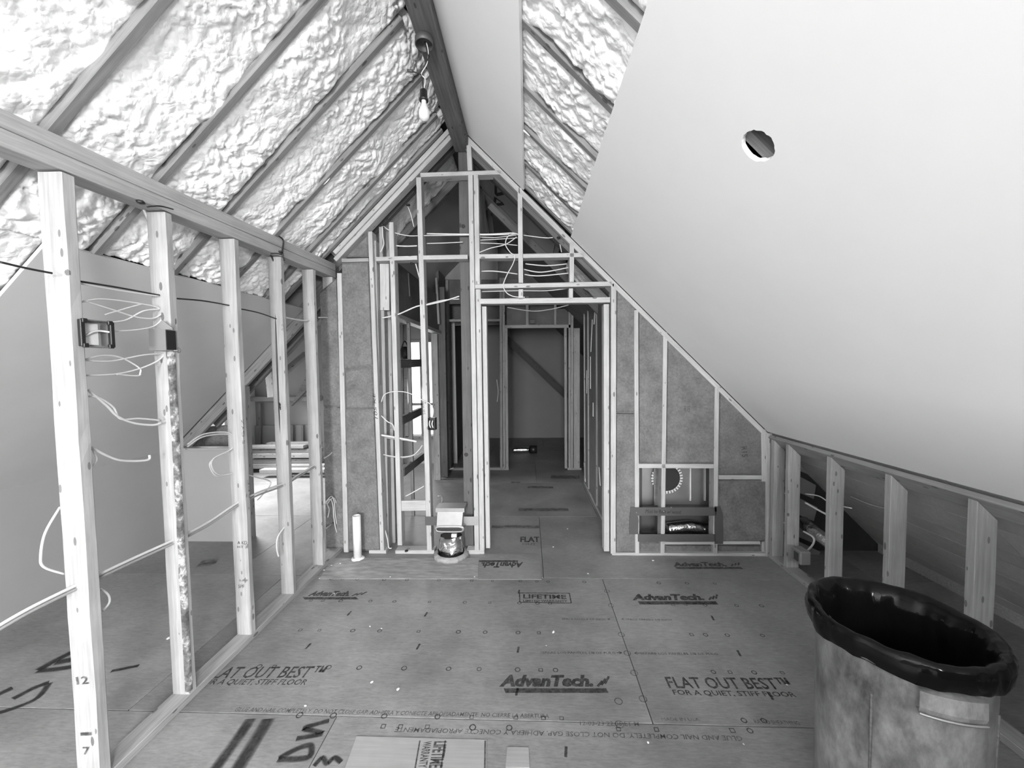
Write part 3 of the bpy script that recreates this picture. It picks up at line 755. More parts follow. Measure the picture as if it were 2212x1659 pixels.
# dormer beyond the left partition: ceiling, cheeks, window
box('dormer_ceiling', M['drywall_grey_shade'], wle, (-4.7, 3.52, 2.32), (-1.55, 6.9, 2.36), 0)
box('wallboard', M['drywall'], wle, (-4.65, 3.52, 0), (-4.6, 6.9, .75), 0); box('wallboard', M['drywall'], wle, (-4.65, 3.52, 1.95), (-4.6, 6.9, 2.4), 0)
box('wallboard', M['drywall'], wle, (-4.65, 3.52, .75), (-4.6, 4.4, 1.95), 0); box('wallboard', M['drywall'], wle, (-4.65, 5.6, .75), (-4.6, 6.9, 1.95), 0)
prism('dormer_cheek', M['drywall_grey_shade'], wle, [SL(3.53, 1.4, -.02), SL(3.53, 1.4, -.2) + V((0, 0, .3)), V((-4.6, 3.53, 2.4)), V((-4.6, 3.53, -.1)), V((-4.45, 3.53, -.1))], (0, .03, 0))

# end wall of the dormer (Y about 6.2) seen through the partition
YD = 6.25
we = struct('wall_dormer_end', 'patchy end wall of the sunlit dormer room seen between the left studs', 'wall')
def dw(pts, mat, Y=YD, dep=.03, name='wall_patch'):
    return prism(name, M[mat], we, [W(x, y, Y) for x, y in pts], (0, dep, 0))
dw([(380, 560), (870, 560), (870, 870), (380, 870)], 'drywall_grey_shade', YD + .02)
dw([(380, 870), (870, 870), (870, 1030), (380, 1030)], 'drywall_grey_shade', YD + .02)
fho('tie_beam', M['stud_dim'], we, 480, 858, 868, 690, 856, 866, YD - .1, .1)
dw([(535, 920), (680, 918), (680, 962), (535, 964)], 'drywall_grey_shade', YD - .02)
dw([(410, 925), (492, 918), (492, 966), (410, 966)], 'batt', 3.8)
for x in (532, 558, 628, 650, 672):
    fst('stud', M['rafter'], we, x, x + 5, 872 if x == 558 else 918, x, x + 5, 965, YD - .06, .04)
fst('stud', M['stud_dim'], we, 568, 584, 770, 578, 592, 858, 5.2, .05)
board('diagonal_brace', M['rafter'], we, W(657, 722, 4.6), W(610, 772, 4.6), .05, .09, (0, 0, 1)); board('diagonal_brace', M['rafter'], we, W(662, 764, 4.8), W(612, 806, 4.8), .06, .09, (0, 0, 1))
prism('dark_wedge', M['rafter'], we, [W(661, 812, 6.1), W(663, 842, 6.1), W(629, 877, 6.1)], (0, .05, 0))
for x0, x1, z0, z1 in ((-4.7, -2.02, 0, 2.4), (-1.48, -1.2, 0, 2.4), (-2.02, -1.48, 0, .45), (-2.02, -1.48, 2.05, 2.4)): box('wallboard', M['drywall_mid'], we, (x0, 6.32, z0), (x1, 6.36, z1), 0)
wn2 = struct('window_2', 'bright end window glimpsed between studs left of the doorway', 'window')
for lo, hi in (((-2.06, 6.28, .43), (-1.45, 6.38, .47)), ((-2.06, 6.28, 2.03), (-1.45, 6.38, 2.07)), ((-2.06, 6.28, .45), (-2.0, 6.38, 2.05)), ((-1.5, 6.28, .45), (-1.44, 6.38, 2.05)), ((-1.79, 6.3, .47), (-1.76, 6.36, 2.03)), ((-2.0, 6.3, .98), (-1.5, 6.36, 1.02))):
    box('window_frame', M['stud'], wn2, lo, hi)
# lumber stack in the dormer
gy = 5.75
for x0, x1, y0, y1, mt, dy, lb in [
        (575, 688, 957, 962.5, 'stud', .16, 'topmost pale board of the lumber stack beyond the left studs'),
        (533, 655, 963.5, 970, 'stud', .02, 'second board from the top of the lumber stack beyond the left studs'),
        (515, 690, 971, 979, 'stud_dim', .05, 'greyer third board from the top of the lumber stack beyond the left studs'),
        (540, 668, 981, 990, 'stud', 0, 'pale fourth board from the top of the lumber stack beyond the left studs'),
        (528, 690, 992, 1001, 'stud_dim', .03, 'fifth board from the top of the lumber stack beyond the left studs'),
        (520, 672, 1003, 1013, 'stud', 0, 'pale bottom board of the lumber stack beyond the left studs'),
        (600, 700, 1006, 1013, 'stud_dim', -.14, 'grey board lying right in front of the lumber stack beyond the left studs'),
        (560, 700, 1015, 1022, 'stud', -.29, 'board lying flat on the sunlit floor nearest to us before the lumber stack')]:
    o = fho('lumber_board', M[mt], None, x0, y0, y1, x1, y0 - 1, y1 - 1, gy + dy, .12)
    tag(o, lb, 'lumber', 'boards stacked in the dormer')

# ================================================================== HALL BEYOND THE END WALL
YH = 5.9
whe = struct('wall_hall_end', 'stud wall at the far end of the hall with a doorway', 'wall')
D_ = M['stud_dim']
fho('bottom_plate', D_, whe, 960, 1011, 1017, 1099, 1010, 1016, YH); fho('bottom_plate', D_, whe, 1226, 1011, 1017, 1256, 1011, 1017, YH)
for a in [(1079, 1084, 600, 1080, 1086), (1085, 1090, 600, 1086.5, 1092), (1090.5, 1096, 709, 1092.5, 1098.5), (1219, 1224, 708, 1219.5, 1226), (1228, 1233, 650, 1228, 1232.5), (1233.5, 1239, 650, 1233, 1238), (962, 968, 605, 968, 974), (1136, 1142, 640, 1136, 1142), (1197, 1202, 640, 1197, 1202)]:
    yb = 702 if a[0] in (1136, 1197) else 1012
    fst('stud', D_, whe, a[0], a[1], a[2], a[3], a[4], yb, YH)
fst('stud', D_, whe, 1240, 1252, 709, 1239, 1253, 1012, YH - .03, .038)
fho('header_plate', D_, whe, 1090, 702, 709, 1233, 701, 708, YH); fho('header_plate', D_, whe, 962, 690, 695, 1080, 689, 694, YH)
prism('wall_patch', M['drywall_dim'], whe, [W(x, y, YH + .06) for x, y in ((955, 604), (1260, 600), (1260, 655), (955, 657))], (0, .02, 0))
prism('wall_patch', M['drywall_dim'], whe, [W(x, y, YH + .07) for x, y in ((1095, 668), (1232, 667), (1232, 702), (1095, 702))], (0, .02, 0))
prism('wall_patch', M['drywall_grey_shade'], whe, [W(x, y, YH + .04) for x, y in ((940, 470), (1075, 470), (1075, 604), (960, 604))], (0, .02, 0))
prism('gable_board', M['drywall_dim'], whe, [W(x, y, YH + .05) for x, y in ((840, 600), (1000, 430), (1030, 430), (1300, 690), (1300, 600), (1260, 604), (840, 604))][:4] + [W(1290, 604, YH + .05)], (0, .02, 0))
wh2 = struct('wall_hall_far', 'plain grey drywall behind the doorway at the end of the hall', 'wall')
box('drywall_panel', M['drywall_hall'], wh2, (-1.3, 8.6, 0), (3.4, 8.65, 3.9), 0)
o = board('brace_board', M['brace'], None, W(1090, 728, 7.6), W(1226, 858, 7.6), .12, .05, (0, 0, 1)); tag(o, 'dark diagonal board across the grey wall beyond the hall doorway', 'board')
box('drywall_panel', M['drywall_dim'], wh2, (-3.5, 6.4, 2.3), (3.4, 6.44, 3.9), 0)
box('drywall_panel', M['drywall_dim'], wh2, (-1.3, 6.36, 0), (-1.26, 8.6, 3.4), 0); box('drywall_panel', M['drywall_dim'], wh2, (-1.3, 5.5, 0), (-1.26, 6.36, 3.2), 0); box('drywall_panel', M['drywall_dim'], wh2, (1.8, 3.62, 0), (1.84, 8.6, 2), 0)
whr = struct('wall_hall_right', 'dark torn wallboard along the right side of the hall', 'wall')
box('wallboard', M['drywall_dim'], whr, (.765, 3.32, 0), (.80, 5.2, 2.35), 0)
for Y in (3.34, 3.75, 4.3, 4.9, 5.22): board('stud', D_, whr, (.775, Y, 0), (.775, Y, 2.4), .05, .038, (1, 0, 0))
for k, (x, y0, y1) in enumerate([(1268, 800, 850), (1280, 690, 760), (1276, 770, 840), (1288, 640, 700), (1282, 870, 900), (1262, 1000, 1050), (1295, 1010, 1050)]):
    a, b = XW(x, y0, .763), XW(x + random.uniform(-4, 4), y1, .763)
    prism('torn_paper_strip', M['drywall'], whr, [a, a + V((0, .03, 0)), b + V((0, .05, 0)), b], (-.004, 0, 0))
board('base_strip', D_, whr, (.755, 3.32, .015), (.755, 5.2, .015), .02, .03, (1, 0, 0))
whl = struct('wall_hall_left', 'open framing along the left side of the hall with dark blocking', 'wall')
XH = -1.27
board('stud', M['rafter'], whl, (XH, 4.08, 0), (XH, 4.08, 2.1), .032, .038, (1, 0, 0))
for x0, y0, y0b, x1, y1, y1b in [(862, 778, 794, 907, 776, 792), (866, 900, 917, 908, 880, 897), (870, 1010, 1030, 914, 976, 996)]:
    a = (XW(x0, y0, XH) + XW(x0, y0b, XH)) / 2; b = (XW(x1, y1, XH) + XW(x1, y1b, XH)) / 2
    board('blocking', M['stud_dark'], whl, a, b, .085, .04, (0, 0, 1))
fst('stud', M['stud'], whl, 929, 944, 690, 939, 951, 1037, 5.37, .04); fst('stud', M['stud_dark'], whl, 947, 960, 620, 955, 967, 1030, 5.45, .1)
fst('stud', M['stud_dim'], whl, 940, 944, 600, 945, 950, 700, 5.3, .04)
a, b = XW(858, 680, XH), XW(905, 697, XH); board('header_plate', M['stud'], whl, (XH, 3.4, 2.1), (XH, 5.4, 2.1), .1, .04, (1, 0, 0))
box('wallboard', M['drywall_dim'], whl, (XH - .02, 3.4, 2.13), (XH + .02, 5.4, 2.62), 0)
prism('torn_paper_strip', M['drywall_grey_shade'], whl, [XW(881, 590, XH + .024), XW(883, 590, XH + .024), XW(886, 640, XH + .024), XW(884, 640, XH + .024)], (.004, 0, 0))
# roof above the hall
ceh = struct('ceiling_hall', 'dim roof slopes above the hall, part foam, part grey drywall', 'ceiling')
slab('drywall_panel', M['drywall_grey_shade'], ceh, SL, 3.9, 8.6, .1, 1.6, -.05, -.03); slab('drywall_panel', M['drywall_grey_shade'], ceh, SR, 3.35, 4.3, .1, 1.25, -.05, -.03); slab('drywall_panel', M['drywall_dim'], ceh, SR, 4.3, 8.6, .1, 4, -.05, -.03)
foam(ceh, SL, 3.34, 3.9, .1, 1.5, .02, 230); foam(ceh, SR, 3.5, 4.2, 1.4, 2.6, .02, 250)
for y in (3.42, 3.9): board('rafter', M['stud_dark'], ceh, SL(y, .1, -.02), SL(y, 1.6, -.02), .05, .16, U)
for y in (3.45, 4.25): board('rafter', M['stud_dark'], ceh, SR(y, .1, -.02), SR(y, 3.4, -.02), .05, .16, U)
hp = slab('drywall_panel', M['drywall_grey_shade'], ceh, SR, 3.5, 4.2, .15, 1.2, -.03, -.012)
def tri(pts):
    for k in range(len(pts)):
        a = slope_hit(*pts[k], 'R', -.011); b = slope_hit(*pts[(k + 1) % len(pts)], 'R', -.011)
        tube('marker_stroke', M['marker'], hp, [a, b], .007, 4, .3, False) if False else None
def marker(parent, pts, side, n, w):
    stroke('marker_stroke', [slope_hit(*q, side, n) for q in pts], w, parent, nR, M['marker'])
org = hp.matrix_basis.translation
for q in ([(1071, 400), (1083, 413)], [(1083, 413), (1087, 417), (1071, 421)], [(1071, 421), (1071, 400)], [(1070, 427), (1088, 440)], [(1088, 440), (1068, 443)], [(1068, 443), (1070, 427)]):
    marker(hp, q, 'R', -.011, .034)
for o_, p0_, p1_ in (('insulation_baffle', (1058, 445), (1118, 505)),):
    board(o_, M['stud_dark'], ceh, W(*p0_, 3.9), W(*p1_, 3.9), .06, .05, (0, 0, 1))
board('hanging_post', M['stud_dark'], ceh, W(1040, 420, 4.0), W(1046, 505, 4.0), .07, .06, (1, 0, 0)); board('hanging_post', M['hole'], ceh, W(1056, 455, 4.2), W(1062, 505, 4.2), .06, .05, (1, 0, 0))

# ================================================================== THINGS
# ---- bare bulb hanging from the box on the ridge beam
bc = F(916, 82, 3.414); YB = bc.y
lamp = thing('pendant_bulb', bc, 'bare bulb in a black socket hanging from a steel box on the ridge beam', 'lamp')
lathe('ceiling_box', M['steel_dark'], lamp, [(.0, 0), (.045, 0), (.05, -.004), (.05, -.038), (.046, -.04), (.044, -.03), (.04, -.008), (0, -.008)], bc, 24)
def B(x, y): return W(x, y, YB)
tube('wire', M['cable_black'], lamp, [B(918, 90), B(922, 108), B(925, 125), B(917, 145), B(905, 158), B(910, 162), B(913, 178), B(914, 194)], .0035)
tube('wire', M['cable'], lamp, [B(921, 92), B(925, 112), B(922, 138), B(910, 160), B(918, 170), B(916, 192)], .003)
tube('wire_nut', M['steel_dark'], lamp, [B(880, 152), B(892, 154)], .007, 8); tube('wire', M['cable_black'], lamp, [B(892, 155), B(906, 158)], .003)
tube('wire_nut', M['cable_grey'], lamp, [B(884, 165), B(892, 163)], .006, 8)
sk = B(915, 193)
lathe('socket', M['black'], lamp, [(0, 0), (.012, 0), (.02, -.008), (.021, -.05), (.025, -.052), (.025, -.062), (0, -.062)], sk, 20)
lathe('bulb_glass', M['bulb'], lamp, [(.013, -.06), (.014, -.08), (.02, -.095), (.029, -.115), (.031, -.135), (.027, -.155), (.016, -.168), (0, -.172)], sk, 24)
# ---- trash can with black liner
TC = V((1.19, 1.263, 0)); TH, TR = .77, .222
can = thing('trash_can', TC, 'grey scuffed trash can lined with a black bag standing by the right knee wall', 'trash can')
def ribs(p, i, k, an):
    return p
lathe('body', M['can'], can, [(0, 0), (.198, 0), (.203, .01), (TR - .012, TH - .07), (TR - .008, TH - .06), (TR + .004, TH - .055), (TR + .004, TH), (TR - .012, TH), (TR - .014, TH - .07), (.195, .03), (0, .03)], TC, 96)
def wrinkle(p, i, k, an):
    q = V((math.cos(an) * 2.2, math.sin(an) * 2.2, p.z * 4))
    r = math.hypot(p.x, p.y); t = noise.noise(q * 3) * .006 + noise.noise(V((math.cos(an) * 9, math.sin(an) * 9, p.z * 5))) * .004
    if i >= 7: t += noise.noise(q * 1.3 + V((4, 4, 4))) * .03 * min(1, (i - 6) / 3)
    z = p.z
    if i <= 1: z += noise.noise(q * 1.1) * .02
    f = (r + t) / r if r > 1e-4 else 1
    return V((p.x * f, p.y * f, z + (noise.noise(q * 2 + V((8, 0, 0))) * .006)))
lathe('bin_liner', M['bag'], can, [(TR + .006, TH - .062), (TR + .013, TH - .045), (TR + .016, TH - .025), (TR + .015, TH - .006), (TR + .009, TH + .007), (TR, TH + .010), (TR - .014, TH + .004), (TR - .03, TH - .03), (TR - .04, TH - .08), (TR - .045, TH - .16), (TR - .05, TH - .28), (.1, TH - .36), (.01, TH - .38)], TC, 128, wrinkle)
def around(an, r, z): return TC + V((r * math.cos(an), r * math.sin(an), z))
for c0, nm in ((math.radians(-105), 'handle'), (math.radians(75), 'handle')):
    rr = lambda z: .201 + (TR - .012 - .201) * z / (TH - .07)
    z1, z0 = TH - .07, TH - .135
    vs, fs = [], []; n = 10; half = .30
    for (zz, ex) in ((z1, .004), (z1, .032), (z0 + .02, .034), (z0, .028), (z0, .004)):
        for i in range(n + 1):
            an = c0 - half + 2 * half * i / n; vs.append(around(an, rr(zz) + ex, zz) - TC)
    for j in range(4):
        for i in range(n): fs.append((j * (n + 1) + i, j * (n + 1) + i + 1, (j + 1) * (n + 1) + i + 1, (j + 1) * (n + 1) + i))
    hd = link(nm, mesh(nm, vs, fs), M['can'], can)
    tube('handle_lip', M['steel'], hd, [around(c0 - half + 2 * half * i / 8, rr(z0) + .034, z0 + .002) - can.location for i in range(9)], .004)
    hd.children[0].matrix_basis = Matrix.Translation(around(c0 - half, rr(z0) + .034, z0 + .002) - TC)
for a_ in (-147, -57, 33, 123):
    an = math.radians(a_); tube('body_seam', M['stud_dark'], can, [around(an, .204, .03), around(an, TR - .0125, TH - .16)], .0035, 6, curve=False)
# ---- white vent pipe
pv = W(773, 1207, 3.12); pv.z = 0; ph = .37
pipe = tag(lathe('vent_pipe', M['pvc'], None, [(.026, 0), (.033, 0), (.033, ph), (.027, ph), (.026, ph - .06)], (pv.x, pv.y, 0), 28), 'short open white plastic pipe standing up from the floor at the end wall', 'pipe')
lathe('sealant_ring', M['crumb'], pipe, [(.033, .0), (.055, .001), (.05, .008), (.034, .014)], (0, 0, 0), 20, lambda p, i, k, an: p * (1 + .15 * noise.noise(p * 40))).location = (0, 0, 0)
# ---- duct boot with foil sleeve
Yb = 3.13
bt = W(972, 1192, Yb); bt.z = 0
boot = thing('duct_boot', bt, 'shiny galvanized duct boot with an oval mouth strapped between two studs over a foil sleeve', 'duct')
def Wb(x, y, d=0): return W(x, y, Yb + d)
vs = [Wb(945, 1106), Wb(1000, 1106), Wb(997, 1140, -.03), Wb(943, 1140, -.03), Wb(945, 1100, .12), Wb(1000, 1100, .12), Wb(1000, 1142, .12), Wb(945, 1142, .12)]
link('boot_hood', mesh('boot_hood', [v_ - bt for v_ in vs], [(0, 1, 2, 3), (4, 5, 6, 7), (0, 1, 5, 4), (2, 3, 7, 6), (0, 3, 7, 4), (1, 2, 6, 5)]), M['duct_sheet'], boot)
prism('boot_flange', M['steel'], boot, [Wb(941, 1098), Wb(1003, 1098), Wb(1003, 1107), Wb(941, 1107)], (0, .13, 0))
n = 24; ring = []
for (rx, rz, dy) in ((1.0, 1.0, 0), (.88, .62, -.012), (.86, .55, .004), (.84, .5, .06)):
    c_ = (Wb(971, 1143, -.035)); sx = (Wb(1003, 1143).x - Wb(940, 1143).x) / 2; sz = .03
    for k in range(n):
        an = 2 * math.pi * k / n; sup = lambda t: math.copysign(abs(t) ** .55, t)
        ring.append(c_ + V((rx * sx * sup(math.cos(an)), dy, rz * sz * sup(math.sin(an)))) - bt)
fs = [(j * n + k, j * n + (k + 1) % n, (j + 1) * n + (k + 1) % n, (j + 1) * n + k) for j in range(3) for k in range(n)]
link('boot_mouth', mesh('boot_mouth', ring, fs, True), M['steel'], boot)
c_ = Wb(971, 1143, -.028); sx *= .85
link('mouth_opening', mesh('mouth_opening', [c_ + V((sx * math.copysign(abs(math.cos(2 * math.pi * k / n)) ** .55, math.cos(2 * math.pi * k / n)), 0, .017 * math.copysign(abs(math.sin(2 * math.pi * k / n)) ** .55, math.sin(2 * math.pi * k / n)))) - bt for k in range(n)], [tuple(range(n))]), M['hole'], boot)
def crush(p, i, k, an): return V((p.x * 1.0, p.y * .75, p.z)) * 1.0 + V((noise.noise(p * 26) * .014, noise.noise(p * 26 + V((3, 0, 0))) * .014, noise.noise(p * 22) * .01))
lathe('foil_sleeve', M['foil'], boot, [(.085, 0), (.1, .012), (.103, .03), (.1, .05), (.104, .07), (.097, .09), (.102, .11), (.1, .13), (.098, .15), (.095, .175)], (bt.x, bt.y + .06, .0), 40, crush)
prism('sleeve_label', M['paper'], boot, [Wb(975, 1154, -.03), Wb(986, 1154, -.03), Wb(986, 1161, -.03), Wb(975, 1161, -.03)], (0, .02, 0))
prism('strap', M['steel'], boot, [W(1000, 1116, FW - .005), W(1032, 1116, FW - .005), W(1032, 1135, FW - .005), W(1000, 1135, FW - .005)], (0, .003, 0)); prism('strap', M['steel_dark'], boot, [W(918, 1116, FW - .005), W(945, 1116, FW - .005), W(945, 1135, FW - .005), W(918, 1135, FW - .005)], (0, .003, 0))
lathe('foam_collar', M['rough_patch'], boot, [(.11, .0), (.15, .004), (.145, .03), (.115, .04)], (bt.x, bt.y + .05, 0), 40, lambda p, i, k, an: p * (1 + .12 * noise.noise(p * 25)))
pst = tag(tube('pipe_stub', M['copper'], None, [W(955, 1105, 3.4), W(955, 1076, 3.4), W(952, 1071, 3.38), W(946, 1072, 3.36)], .008), 'bent pipe stub rising behind the duct boot', 'pipe')
# ---- register box in the right bays
YR = FW - .004
reg = thing('register_frame', W(1460, 1170, YR), 'grey steel frame nailed over the studs around the return air box right of the doorway', 'vent frame')
def st(pts, dep=.003): return prism('frame_strip', M['steel_dark'], reg, [W(x, y, YR - .003) for x, y in pts], (0, dep, 0))
top_s = st([(1362, 1096), (1548, 1096), (1548, 1114), (1362, 1114)]); st([(1360, 1114), (1379, 1114), (1379, 1154), (1360, 1154)]); st([(1378, 1154), (1545, 1154), (1545, 1170), (1378, 1170)]); st([(1544, 1094), (1556, 1094), (1562, 1112), (1562, 1175), (1544, 1175)], .004)
p = Print(); p.text('Must be flush w/ wood', W(1394, 1108, YR - .0045), W(1471, 1110, YR - .0045), .03, nF, .2); p.build('handwriting', M['marker'], top_s)
for x, y in ((1375, 1107), (1434, 1105), (1378, 1115), (1450, 1096)):
    c = W(x, y, YR - .005); lathe('screw', M['steel'], reg, [(0, .004), (.005, .003), (.006, 0)], c, 8).rotation_euler = (math.pi / 2, 0, 0)
rbx = thing('return_air_box', W(1460, 1165, 3.5), 'open sheet metal return air box set between the studs, with a round duct hole', 'duct')
YQ = 3.52
def q4(name, mat, pts, ext): return prism(name, M[mat], rbx, pts, ext)
hc = W(1438, 1031, YQ - .002); hr = .125
# back with a round opening
n = 32; oc = [W(1380, 1006, YQ), W(1546, 1006, YQ), W(1546, 1092, YQ), W(1380, 1092, YQ)]
q4('back_panel', 'steel', oc, (0, .01, 0))
tube('duct_collar', M['steel'], rbx, [hc + V((hr * math.cos(2 * math.pi * k / 32), -.02, hr * math.sin(2 * math.pi * k / 32))) for k in range(33)], .012, 6)
vs = [hc + V((hr * math.cos(2 * math.pi * k / 32), -.016, hr * math.sin(2 * math.pi * k / 32))) - rbx.location for k in range(32)]
link('duct_opening', mesh('duct_opening', vs, [tuple(range(32))]), M['hole'], rbx)
for k in range(32):
    an = 2 * math.pi * k / 32; c = hc + V((hr * 1.03 * math.cos(an), -.032, hr * 1.03 * math.sin(an)))
    t_ = V((-math.sin(an), 0, math.cos(an))) * .007; r_ = V((math.cos(an), 0, math.sin(an))) * .012
    prism('crimp_tab', M['paper'], rbx, [c - t_ - r_, c + t_ - r_, c + t_ + r_, c - t_ + r_], (0, .004, 0))
q4('side_panel', 'steel', [W(1380, 1006, FW + .1), W(1380, 1170, FW + .1), W(1386, 1165, YQ), W(1386, 1010, YQ)], (.004, 0, 0)); q4('side_panel', 'steel', [W(1543, 1006, FW + .1), W(1543, 1170, FW + .1), W(1540, 1165, YQ), W(1540, 1010, YQ)], (.004, 0, 0))
for x in (1490, 1522): q4('seam', 'paper', [W(x, 1012, YQ - .02), W(x + 3, 1012, YQ - .02), W(x + 3, 1082, YQ - .02), W(x, 1082, YQ - .02)], (0, .02, 0))
q4('rib_panel', 'stud_dim', [W(1413, 1012, YQ - .05), W(1421, 1012, YQ - .05), W(1421, 1094, YQ - .05), W(1413, 1094, YQ - .05)], (0, .03, 0))
q4('floor_pan', 'steel_dark', [W(1380, 1098, FW + .1), W(1546, 1098, FW + .1), W(1546, 1090, YQ), W(1380, 1090, YQ)], (0, 0, -.01))
q4('lower_back', 'steel_dark', [W(1380, 1100, YQ - .03), W(1546, 1100, YQ - .03), W(1546, 1158, YQ - .03), W(1380, 1158, YQ - .03)], (0, .01, 0))
tube('foil_duct', M['foil'], rbx, [W(1440, 1143, YQ - .12), W(1490, 1138, YQ - .12), W(1525, 1144, YQ - .12)], .055, 14)
# ---- electrical boxes
def elbox(c, sx, sy, sz, label, mat, front=(0, -1, 0), t=.003):
    """open box with its mouth towards -Y, walls t thick"""
    o = thing('electrical_box', c, label, 'electrical box')
    x, y, z = sx / 2, sy, sz / 2
    vs = [V((sx_ * x, 0, sz_ * z)) for sx_, sz_ in ((-1, -1), (1, -1), (1, 1), (-1, 1))] + [V((sx_ * x, y, sz_ * z)) for sx_, sz_ in ((-1, -1), (1, -1), (1, 1), (-1, 1))] \
        + [V((sx_ * (x - t), 0, sz_ * (z - t))) for sx_, sz_ in ((-1, -1), (1, -1), (1, 1), (-1, 1))] + [V((sx_ * (x - t), y - t, sz_ * (z - t))) for sx_, sz_ in ((-1, -1), (1, -1), (1, 1), (-1, 1))]
    fs = [(4, 5, 6, 7)] + [(k, (k + 1) % 4, 4 + (k + 1) % 4, 4 + k) for k in range(4)] + [(k, (k + 1) % 4, 8 + (k + 1) % 4, 8 + k) for k in range(4)] + [(8 + k, 8 + (k + 1) % 4, 12 + (k + 1) % 4, 12 + k) for k in range(4)] + [(12, 13, 14, 15)]
    link('box_body', mesh('box_body', vs, fs), mat, o)
    return o
def bridge_side(): pass
# steel box bridging the first bay: seen almost square on, held off the first stud
c1 = V((XF + .012, 1.412, XW(203, 721, XF).z))
e1 = elbox(V((0, 0, 0)), .098, .05, .104, 'square steel electrical box with black corners beside the nearest left stud', M['steel'])
e1.location = c1
e1.children[0].matrix_basis = Matrix.Rotation(math.pi / 2, 4, 'Z')
for sy in (-1, 1):
    for sz in (-1, 1): box('corner_ear', M['black'], e1, c1 + V((-.006, sy * .044 - .009, sz * .046 - .008)), c1 + V((.004, sy * .044 + .009, sz * .046 + .008)), .002)
    box('bracket', M['black'], e1, c1 + V((-.012, sy * .051 - .008, -.05)), c1 + V((.002, sy * .051 + .008, .05)), .002)
box('device_ring', M['paper'], e1, c1 + V((-.044, -.012, -.042)), c1 + V((-.038, .034, .042)), .003)
tube('wire', M['cable'], e1, [c1 + V((-.004, .05, .01)), c1 + V((-.02, .01, .012)), c1 + V((-.03, -.02, -.01))], .004)
c2 = W(339, 733, 1.70); Y2 = 1.70
e2 = thing('electrical_box', c2, 'square steel electrical box seen edge-on with its dark mouth open, on the second left stud', 'electrical box')
a0 = [W(321, 711, 1.674), W(357, 711, 1.674), W(359, 757, 1.674), W(322, 757, 1.674)]
prism('box_side', M['plank_grey'], e2, a0, (0, .05, 0))
mx_ = a0[1].x + .002; prism('box_mouth', M['black'], e2, [V((mx_, 1.676, a0[1].z - .004)), V((mx_, 1.722, a0[1].z - .004)), V((mx_, 1.722, a0[2].z + .004)), V((mx_, 1.676, a0[2].z + .004))], (-.01, 0, 0))
prism('box_flap', M['plank_grey'], e2, [W(335, 710, 1.69), W(350, 691, 1.70), W(372, 708, 1.71), W(374, 716, 1.715), W(357, 712, 1.70)], (0, .004, 0))
tube('clamp_screw', M['steel'], e2, [W(352, 758, 1.70), W(385, 757, 1.72)], .003); tube('clamp_ring', M['steel_dark'], e2, [W(386 + 4 * math.cos(a), 757 + 5 * math.sin(a), 1.72) for a in [k * .7 for k in range(10)]], .002)
c3 = W(932, 916, FW - .0)
e3 = elbox(c3, .062, .06, .105, 'black device box on the side of the stud left of the ridge post', M['black'])
tube('wire', M['cable'], e3, [c3 + V((-.012, -.002, .03)), c3 + V((-.016, -.006, 0)), c3 + V((-.008, -.004, -.03))], .005); tube('wire', M['cable'], e3, [c3 + V((.012, -.002, .03)), c3 + V((.006, -.006, 0)), c3 + V((.014, -.004, -.03))], .005)
c4_ = XW(1728, 1200, 1.95)
e4 = thing('electrical_box', c4_, 'grey plastic outlet box low on a knee wall stud behind the trash can', 'electrical box')
box('box_body', M['plastic'], e4, c4_ + V((-.03, -.05, -.05)), c4_ + V((.045, .05, .05)), .008); box('box_mouth', M['hole'], e4, c4_ + V((-.034, -.03, -.03)), c4_ + V((-.029, .015, .03)), 0)
c5 = W(1150, 694, YH - .02)
e5 = elbox(c5, .085, .05, .07, 'small dark box above the doorway at the end of the hall', M['black'])
c6 = W(875, 760, 4.6)
bagd = thing('tool_bag', c6, 'dark tool bag hanging in the bright bay left of the doorway', 'bag')
lathe('bag_body', M['black'], bagd, [(0, -.09), (.05, -.09), (.062, -.05), (.055, .03), (.04, .06), (0, .065)], c6, 16); tube('bag_strap', M['black'], bagd, [c6 + V((-.04, 0, .05)), c6 + V((0, 0, .13)), c6 + V((.04, 0, .05))], .008)
c7 = F(1148, 972, .06)
ro = thing('duct_roll', c7, 'black roll with shiny foil duct lying on the floor beyond the hall doorway', 'duct')
tube('foil_tube', M['foil'], ro, [c7 + V((-.35, 0, 0)), c7 + V((-.1, .02, 0)), c7 + V((-.04, 0, 0))], .05, 12); tube('black_end', M['black'], ro, [c7 + V((-.03, 0, .01)), c7 + V((.1, 0, .01))], .075, 14)

# ---- cables
XC = XF - .045
def cx_(pts, x=XC): return [XW(px, py, x) for px, py in pts]
def cw(pts, y=FW + .04): return [W(px, py, y) for px, py in pts]
cable(cx_([(0, 566), (60, 580), (112, 590)], XC + .03), .004, 'black cable running in from the left edge to the nearest left stud', 'cable_black')
cable(cx_([(168, 607), (260, 622), (346, 638)]), .004, 'black cable between the first and second left studs', 'cable_black')
cable(cx_([(168, 611), (260, 628), (346, 640)]), .0035, 'white cable beside the black one between the first and second left studs')
cable(cx_([(383, 645), (440, 650), (497, 660)]), .004, 'black cable between the second and third left studs', 'cable_black')
cable(cx_([(518, 667), (560, 676), (600, 690)]), .004, 'black cable between the third and fourth left studs', 'cable_black')
cable(cx_([(618, 686), (650, 692), (668, 692)]), .006, 'pale cables between the fourth and fifth left studs', 'cable')
cable(cx_([(688, 686), (705, 686), (712, 688)]), .005, 'pale cable stub between the last two left studs', 'cable')
lo = [(-40, 1374), (60, 1316), (165, 1264), (290, 1205), (380, 1164), (450, 1128), (512, 1087), (560, 1063), (612, 1044), (650, 1022), (685, 1001)]
cable(cx_(lo), .006, 'white cable threaded low through every stud of the left partition, upper of the pair', 'cable')
